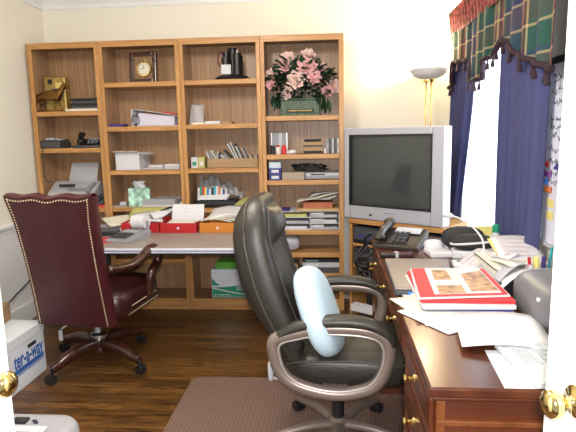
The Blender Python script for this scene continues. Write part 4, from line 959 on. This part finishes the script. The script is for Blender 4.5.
for i, (x, a, b, h, w_, m, nm, lab) in enumerate(((-.035, -.1, .05, .13, .008, RED, 'pen', 'red marker standing at the left of the pen holder'), (-.012, -.05, 0, .13, .014, YELLOW, 'highlighter', 'yellow highlighter standing in the pen holder'), (.012, .0, -.02, .13, .010, PURPLE, 'pen', 'purple marker standing in the pen holder'), (.024, .1, .0, .17, .006, TEALP, 'pen', 'tall teal pen standing in the pen holder'), (.034, .2, .05, .15, .005, REDP, 'pen', 'thin pink red pen leaning right in the pen holder'))):
    e = thing(nm, lab, 'pen', (.83 + x, 2.13, ZD + .008), rot=(b, a, 0))
    MB().lathe([(.001, 0), (w_ * .7, .004), (w_ * .8, h * .7)], 10).build('barrel', m, e, smooth=40); MB().lathe([(w_ * .85, h * .7), (w_ * .85, h), (.001, h + .003)], 10).build('cap', m, e, smooth=40)

# ------------------------------------------------------------------ television on its stand in the corner
ax_ = math.atan2(-.5, .64)
t = thing('television', 'silver tube television set across the corner on an oak stand', 'television', (.41, 3.715, .775), rz=ax_)
W = .398; H = .66
fb = MB()
for a in ((-W, -.345, 0, H), (.345 - .04, W, 0, H), (-.345, .305, .555 + .05, H), (-.345, .305, 0, .105)): fb.box(a[0], a[1], -.0, .10, a[2], a[3])
fb.build('front_bezel', SILVER, t, bevel=.008)
def scr(u, v):
    x = -.348 + .656 * u; z = .102 + .506 * v
    return (x, .012 - .016 * (1 - (2 * u - 1) ** 2) * (1 - .6 * (2 * v - 1) ** 2) + .012, z)
MB().sheet(scr, 20, 16).build('screen', SCREEN, t, smooth=True)
rim = MB()
for a in ((-.352, -.34, .10, .61), (.30, .312, .10, .61), (-.352, .312, .60, .612), (-.352, .312, .098, .11)): rim.box(a[0], a[1], -.003, .02, a[2], a[3])
rim.build('screen_rim', BLACK, t)
bd = MB(); rings = [(.10, W - .005, 0.005, H - .005), (.22, W - .06, .01, H - .04), (.40, .24, .02, .46), (.47, .22, .03, .42)]
for (y, hw, z0, z1) in rings: pass
vs = []; fs = []
for y, hw, z0, z1 in rings: vs += [(-hw, y, z0), (hw, y, z0), (hw, y, z1), (-hw, y, z1)]
for i in range(3):
    for k_ in range(4): fs.append((i * 4 + k_, i * 4 + (k_ + 1) % 4, i * 4 + 4 + (k_ + 1) % 4, i * 4 + 4 + k_))
fs += [(3, 2, 1, 0), (12, 13, 14, 15)]
bd.add(vs, fs); bd.build('rear_case', DGREY, t, bevel=.01)
BX(-.045, .035, -.0015, 0, .055, .064).build('name_plate', GREY, t); BX(-.175, -.15, -.003, 0, .03, .044).build('power_button', BLACK, t, bevel=.002)
k = MB()
for i in range(5): k.box(.05 + .035 * i, .072 + .035 * i, -.002, 0, .03, .037)
k.build('control_buttons', LGREY, t)
t = thing('television_stand', 'oak corner stand with open shelf under the television', 'stand', (.42, 3.70, 0), rz=ax_)
hw = .385
BX(-hw, hw, .015, .47, .735, .772).build('stand_top', OAK_H, t, bevel=.004)
for s in (-1, 1): BX(min(s * hw, s * (hw - .02)), max(s * hw, s * (hw - .02)), .03, .42, 0, .735).build('side_panel', OAK_V, t, bevel=.003)
BX(-hw + .03, hw - .03, .40, .42, .05, .735).build('back_panel', OAK_IN, t)
for z in (.05, .40, .565): BX(-hw + .03, hw - .03, .035, .40, z, z + .02).build('shelf', OAK_H, t)
e = bpy.data.objects
M4 = Matrix.Translation((.42, 3.70, 0)) @ Euler((0, 0, ax_)).to_matrix().to_4x4()
def on_stand(name, label, cat, x, y, z, parts):
    p = M4 @ Vector((x, y, z)); t = thing(name, label, cat, p, rz=ax_)
    for nm, b, m in parts: BX(*b).build(nm, m, t, bevel=.003)
on_stand('video_deck', 'black video deck on the upper shelf of the television stand', 'video deck', 0, .05, .585, [('case', (-.35, .35, -.02, .28, 0, .13), BLACK), ('front_panel', (-.34, .34, -.023, -.02, .03, .12), DGREY), ('display', (-.3, -.2, -.0245, -.023, .05, .07), DBLUE)])
on_stand('amplifier', 'black amplifier on the lower shelf of the television stand', 'amplifier', 0, .05, .42, [('case', (-.35, .35, -.02, .28, 0, .13), BLACKM), ('front_panel', (-.34, .34, -.023, -.02, .02, .09), DGREY)])
on_stand('bass_speaker', 'black box speaker at the bottom of the television stand', 'speaker', .02, .12, .07, [('case', (-.31, .31, .0, .22, 0, .31), BLACKM), ('grille', (-.29, .29, -.004, .0, .02, .29), BLACK)])
tag(MB().box(-.10, .10, -.03, .035, 0, .05, M=T(.24, 3.86, .07, rz=ax_)).build('magazine_pile', PAPER), 'white magazines piled at the bottom of the television stand', 'magazines')
rnd = random.Random(9)
pts = [(.225 + .018 * math.sin(i * 1.9) , 3.06 + .2 + .03 * math.cos(i * 1.3), .70 - .010 * i) for i in range(34)]
pts = [(p[0] - .02 + .035 * math.sin(i * .9), p[1] + .03 * math.sin(i * .7), p[2] + .05 + .05 * math.sin(i * .8)) for i, p in enumerate(pts)]
tag(MB().tube(spline(pts, 4), .008, 6).build('cord_bundle', BLACK, smooth=True), 'bundle of black cords hanging at the far corner of the cherry desk', 'cord')

# torchiere lamp behind the television
t = thing('floor_lamp', 'brass torchiere floor lamp with frosted bowl behind the television', 'lamp', (.75, 4.24, 0))
MB().lathe([(.001, 0), (.13, 0), (.13, .015), (.10, .03), (.03, .035), (.001, .035)], 28).build('base', BRASS, t, smooth=40)
for s in (-1, 1): MB().tube([(s * .019, 0, .03), (s * .019, 0, 1.775)], .0065, 10).build('pole', BRASS, t, smooth=True)
MB().lathe([(.001, 1.772), (.042, 1.772), (.046, 1.785), (.042, 1.80), (.001, 1.80)], 24).build('collar', BRASS, t, smooth=40)
MB().lathe([(.04, 1.795), (.075, 1.802), (.115, 1.822), (.142, 1.85), (.148, 1.872), (.144, 1.872), (.138, 1.852), (.112, 1.828), (.07, 1.808), (.02, 1.802)], 32, cap=False).build('lamp_shade', BOWL, t, smooth=True)
MB().lathe([(.001, 1.803), (.03, 1.803), (.022, 1.83), (.001, 1.835)], 16).build('bulb', plain('lamp_bulb', (1, .86, .6), .5, emit=12), t, smooth=True)

# ------------------------------------------------------------------ curtains
XC = .915
def curtain(name, label, ytop, ybot, z0, z1, x, amp, folds, mat, cat='curtain'):
    def f(u, v):
        a = ytop[0] + (ytop[1] - ytop[0]) * u; b = ybot[0] + (ybot[1] - ybot[0]) * u
        y = b + (a - b) * smoothstep(v)
        return (x + amp * math.sin(2 * PI * folds * u + .6 * math.sin(3 * v)) + .25 * amp * math.sin(2 * PI * folds * 2.3 * u + 1), y, z0 + (z1 - z0) * v)
    return tag(MB().sheet(f, int(folds * 14), 16).build(name, mat, smooth=True, solid=.003), label, cat)
curtain('drape', 'navy curtain panel gathered beside the television', (3.56, 4.16), (3.98, 4.22), .30, 2.06, XC, .018, 5, NAVY)
curtain('drape', 'navy curtain panel beside the whiteboard', (2.39, 3.0), (2.43, 2.97), .35, 2.06, XC, .018, 5.5, NAVY)
curtain('lace_curtain', 'sheer white lace curtain between the two navy panels', (2.75, 3.95), (2.75, 4.12), .55, 2.08, XC + .034, .006, 14, SHEER)
tag(MB().tube([(XC + .02, 2.24, 2.10), (XC + .02, 4.14, 2.10)], .012, 10).ell((XC + .02, 2.24, 2.10), (.02, .02, .02)).build('curtain_rod', WHITE, smooth=True), 'white curtain rod under the plaid valance header', 'curtain rod')
# plaid valance: bottom edge height along the wall (Y), header ruffle, fringe and tassels
def U_(px, py): pass
t = thing('valance', 'plaid window valance with ruffled header and tasselled fringe', 'valance', (.872, 3.35, 0))
YV0, YV1 = 2.25, 4.10
def bot(y):
    return lerp([2.2, 2.26, 2.47, 2.68, 2.73, 2.96, 3.02, 3.22, 3.25, 3.50, 3.54, 3.95, 3.985, 4.10],
                [1.63, 1.635, 1.692, 1.762, 1.80, 1.885, 1.81, 1.795, 1.70, 1.705, 1.845, 1.88, 1.75, 1.715], y)
def vx(y, v): return -.012 * math.sin(2 * PI * (y - 2.37) / .155) * (1 - .5 * v) - .018 * (math.sin(PI * (y - 2.37) / (YV1 - YV0) * 3) ** 2) + .02
VT = 2.085
m = MB().sheet(lambda u, v: (vx(YV0 + (YV1 - YV0) * u, v), YV0 + (YV1 - YV0) * u - 3.35, bot(YV0 + (YV1 - YV0) * u) + (VT - bot(YV0 + (YV1 - YV0) * u)) * v), 130, 16,
               uv=lambda u, v: ((YV0 + (YV1 - YV0) * u) - 2.215, bot(YV0 + (YV1 - YV0) * u) + (VT - bot(YV0 + (YV1 - YV0) * u)) * v))
va = m.build('swag', PLAID, t, smooth=True, solid=.004)
m = MB().sheet(lambda u, v: (.02 - .026 * abs(math.sin(2 * PI * 13 * u)) * (.3 + .7 * v) - .01, YV0 - .01 + (YV1 - YV0 + .03) * u - 3.35, 2.07 + .165 * v + .008 * math.sin(2 * PI * 26 * u) * v), 200, 5,
               uv=lambda u, v: (.105 + .03 * math.sin(40 * u) + (.3 if int(u * 26) % 2 else 0), .40 + .15 * v))
m.build('ruffled_header', plain('red_plaid_ruffle', (.22, .035, .035), .8, vary=.9, bscale=26), t, smooth=True, solid=.004)
yy = [YV0 + (YV1 - YV0) * i / 130 for i in range(131)]
fr_ = MB().tube([(vx(y, 0) - .004, y - 3.35, bot(y)) for y in yy], .014, 8, flat=1.3, up=(1, 0, 0)).build('fringe', FRINGE, t, smooth=True)
k = 0; y = YV0 + .03
while y < YV1:
    MB().lathe([(.001, .004), (.006, 0), (.005, -.012), (.008, -.018), (.013, -.05), (.001, -.05)], 9, M=T(vx(y, 0) - .006, y - 3.35, bot(y) - .014)).build('tassel', FRINGE, t, smooth=40)
    y += .072

# ------------------------------------------------------------------ whiteboard with notes and clips
t = thing('whiteboard', 'whiteboard covered in handwriting on the wall beside the curtain', 'whiteboard', (XR - .001, 2.10, .045))
BX(-.014, 0, -.5, .385, .86, 1.64).build('panel', WBRD, t)
BX(-.022, 0, .385, .405, .84, 1.645).build('frame_edge', LGREY, t, bevel=.003); BX(-.022, 0, -.5, .405, 1.63, 1.66).build('frame_edge', BLACKM, t, bevel=.003); BX(-.022, 0, -.5, .405, .84, .86).build('frame_edge', LGREY, t)
rnd = random.Random(11)
for i, z in enumerate((1.58, 1.52, 1.465, 1.40, 1.365, 1.325, 1.27, 1.215, 1.165, 1.13)):
    k = MB(); y = .345 - .012 * (i % 3); pts = []
    n = 22
    for j in range(n): pts.append((-.0155, y - .0085 * j + .004 * math.sin(j * 2.3 + i), z + rnd.uniform(-.012, .012) * (1 if (j + i) % 5 else 1.7)))
    a = 0
    for wl in (7, 6, 9):
        if wl + a <= n: k.tube(spline(pts[a:a + wl], 3), .0013, 4)
        a += wl
    k.build('handwriting', INK, t)
k = MB().tube([(-.0155, .33, 1.555), (-.0155, .27, 1.56)], .0015, 4)
k.build('underline', INK, t)
for i, (z, y, m, lab) in enumerate(((1.248, .355, RED, 'red bone-shaped magnet on the whiteboard edge'), (1.205, .325, PURC, 'purple bone-shaped magnet on the whiteboard'), (1.171, .358, SKYP, 'blue bone-shaped magnet on the whiteboard edge'), (1.137, .315, ORCL, 'orange bone-shaped magnet on the whiteboard'), (1.235, .23, DBLUE, 'dark blue magnet nearest the open door'))):
    q = MB().box(-.012, .0, -.022, .022, -.005, .005)
    if i < 4: q.ell((-.006, .024, .006), (.007, .009, .009), 1, 8, 6).ell((-.006, .024, -.006), (.007, .009, .009), 1, 8, 6).ell((-.006, -.024, .006), (.007, .009, .009), 1, 8, 6).ell((-.006, -.024, -.006), (.007, .009, .009), 1, 8, 6)
    else: q.ell((-.006, 0, .008), (.008, .018, .014), 1, 10, 6)
    tag(q.build('magnet', m, smooth=40, loc=(XR - .016, 2.10 + y, z)), lab, 'magnet', 'magnets on the whiteboard')
for i in range(2): tag(BX(XR - .0175, XR - .0155, 2.36, 2.43, 1.06 - .055 * i, 1.098 - .055 * i).build('sticky_note', YELLOW), ('upper yellow sticky note at the bottom of the whiteboard', 'lower yellow sticky note at the bottom of the whiteboard')[i], 'note')

# ------------------------------------------------------------------ left foreground: boxes, shredder
t = thing('file_box', 'white cardboard file box with blue lettering beside the burgundy chair', 'box', (-1.75, 2.745, 0))
BX(-.40, 0, -.21, .205, 0, .275).build('body', CARDW, t, bevel=.003)
BX(-.405, .004, -.214, .209, .255, .315).build('lid', CARDW, t, bevel=.004)
BX(.0005, .0015, .03, .115, .205, .228).build('hand_hole', BLACKM, t)
me = text_mesh('ter-a-way', .092); me.materials.append(BLUE)
o = bpy.data.objects.new('lettering', me); C.objects.link(o); o.parent = t; o.location = (.0015, .035, .172); o.rotation_euler = (PI / 2, 0, PI / 2); o.scale = (.82, 1.35, 1)
MB().box(.0002, .0014, -.19, .185, .10, .128).box(.0002, .0014, -.19, .185, .088, .094).build('blue_stripe', BLUE, t)
MB().prism([(-.205, .02), (-.13, .02), (-.205, .13)], 0, .0014, M=Matrix(((0, 0, 1, .0001), (1, 0, 0, 0), (0, 1, 0, 0), (0, 0, 0, 1)))).build('green_corner', GREEN, t)
t = thing('brown_carton', 'brown cardboard carton with a purple edge behind the file box', 'box', (-2.06, 2.87, .316), rz=.1)
BX(-.12, .12, -.07, .07, 0, .11).build('body', CARD, t, bevel=.003); BX(.121, .125, -.071, -.055, 0, .11).build('purple_edge', PURC, t); BX(.05, .08, -.073, -.07, .05, .08).build('hole', BLACKM, t)
tag(MB().tube(spline([(XL + .026, 4.0, .43), (XL + .026, 3.83, .31), (XL + .026, 3.66, .258), (XL + .026, 3.52, .222), (XL + .026, 3.2, .216), (XL + .028, 2.9, .20)], 6), .005, 6).build('power_cord', BLACKM, smooth=True), 'black power cord running along the left wall', 'cord')
t = thing('paper_shredder', 'light grey paper shredder at the lower left by the open door', 'shredder', (-1.14, 1.66, 0))
def shr(u, v):
    return None
m = MB().prism(rr(-.19, .17, -.15, .155, .06, 5), 0, .27); m.build('bin', DGREY, t, bevel=.006)
hd_ = MB(); out = rr(-.20, .185, -.16, .175, .07, 6)
n = len(out); vs = []; fs = []
for s_, z in ((1, .27), (1.02, .30), (1.0, .335), (.94, .352), (.82, .358)): vs += [(x * s_, y * s_, z - .012 * (x / .2) ** 2) for x, y in out]
for i in range(4):
    for k_ in range(n): fs.append((i * n + k_, i * n + (k_ + 1) % n, (i + 1) * n + (k_ + 1) % n, (i + 1) * n + k_))
fs += [tuple(range(n))[::-1], tuple(4 * n + k_ for k_ in range(n))]
hd_.add(vs, fs).build('head', plain('shredder_grey', (.34, .34, .37), .45), t, smooth=45)
BX(-.055, .0, .085, .12, .350, .362).build('switch', BLACK, t, bevel=.003)
MB().box(.02, .035, .10, .106, .352, .360).box(.03, .045, .09, .096, .352, .360).build('marks', INK, t)
MB().box(-.13, .13, -.02, .0, .3545, .361).build('paper_slot', DGREY, t); MB().box(-.14, .10, .03, .065, .352, .3605).build('ridge', PAPER, t, bevel=.004)

# ------------------------------------------------------------------ light
def area(name, loc, target, size, power, col=(1, 1, 1), sy=None):
    l = bpy.data.lights.new(name, 'AREA'); l.energy = power; l.color = col; l.size = size
    if sy: l.shape = 'RECTANGLE'; l.size_y = sy
    o = bpy.data.objects.new(name, l); C.objects.link(o); o.location = loc
    o.rotation_euler = (Vector(target) - Vector(loc)).to_track_quat('-Z', 'Y').to_euler(); return o
def point(name, loc, r, power, col):
    l = bpy.data.lights.new(name, 'POINT'); l.energy = power; l.color = col; l.shadow_soft_size = r
    o = bpy.data.objects.new(name, l); C.objects.link(o); o.location = loc; return o
area('camera_flash', (.02, -.03, 1.47), (-.35, 3.5, 1.1), .06, 50, (1, .98, .95))
area('window_daylight', (1.7, 3.32, 1.7), (.9, 3.32, 1.5), 1.5, 160, (.86, .93, 1), 1.4)
point('torchiere_bulb', (.75, 4.24, 1.93), .05, 34, (1, .80, .50))
point('ceiling_fill', (-.7, 2.0, 2.40), .16, 76, (1, .93, .82))  # added soft fill under the ceiling, brightens the room; no known fixture here
wd = bpy.data.worlds.new('daylight'); bpy.context.scene.world = wd; wd.use_nodes = True
bg = wd.node_tree.nodes['Background']; bg.inputs['Color'].default_value = (.88, .94, 1, 1); bg.inputs['Strength'].default_value = .55

# ------------------------------------------------------------------ camera
pitch, yaw, roll = .15318, .08251, -.018875
f = Vector((-math.sin(yaw) * math.cos(pitch), math.cos(yaw) * math.cos(pitch), -math.sin(pitch)))
r = Vector((math.cos(yaw), math.sin(yaw), 0)); u = r.cross(f)
r2 = r * math.cos(roll) + u * math.sin(roll); u2 = -r * math.sin(roll) + u * math.cos(roll)
cam = bpy.data.cameras.new('camera'); co = bpy.data.objects.new('camera', cam); C.objects.link(co)
cam.sensor_width = 36; cam.lens = 530 / 576 * 36; cam.clip_start = .01
co.matrix_world = Matrix(((r2.x, u2.x, -f.x, 0), (r2.y, u2.y, -f.y, 0), (r2.z, u2.z, -f.z, 1.39998), (0, 0, 0, 1)))
sc = bpy.context.scene; sc.camera = co
sc.view_settings.view_transform = 'Standard'; sc.view_settings.look = 'None'; sc.view_settings.exposure = 0; sc.view_settings.gamma = 1
sc.view_settings.use_curve_mapping = False
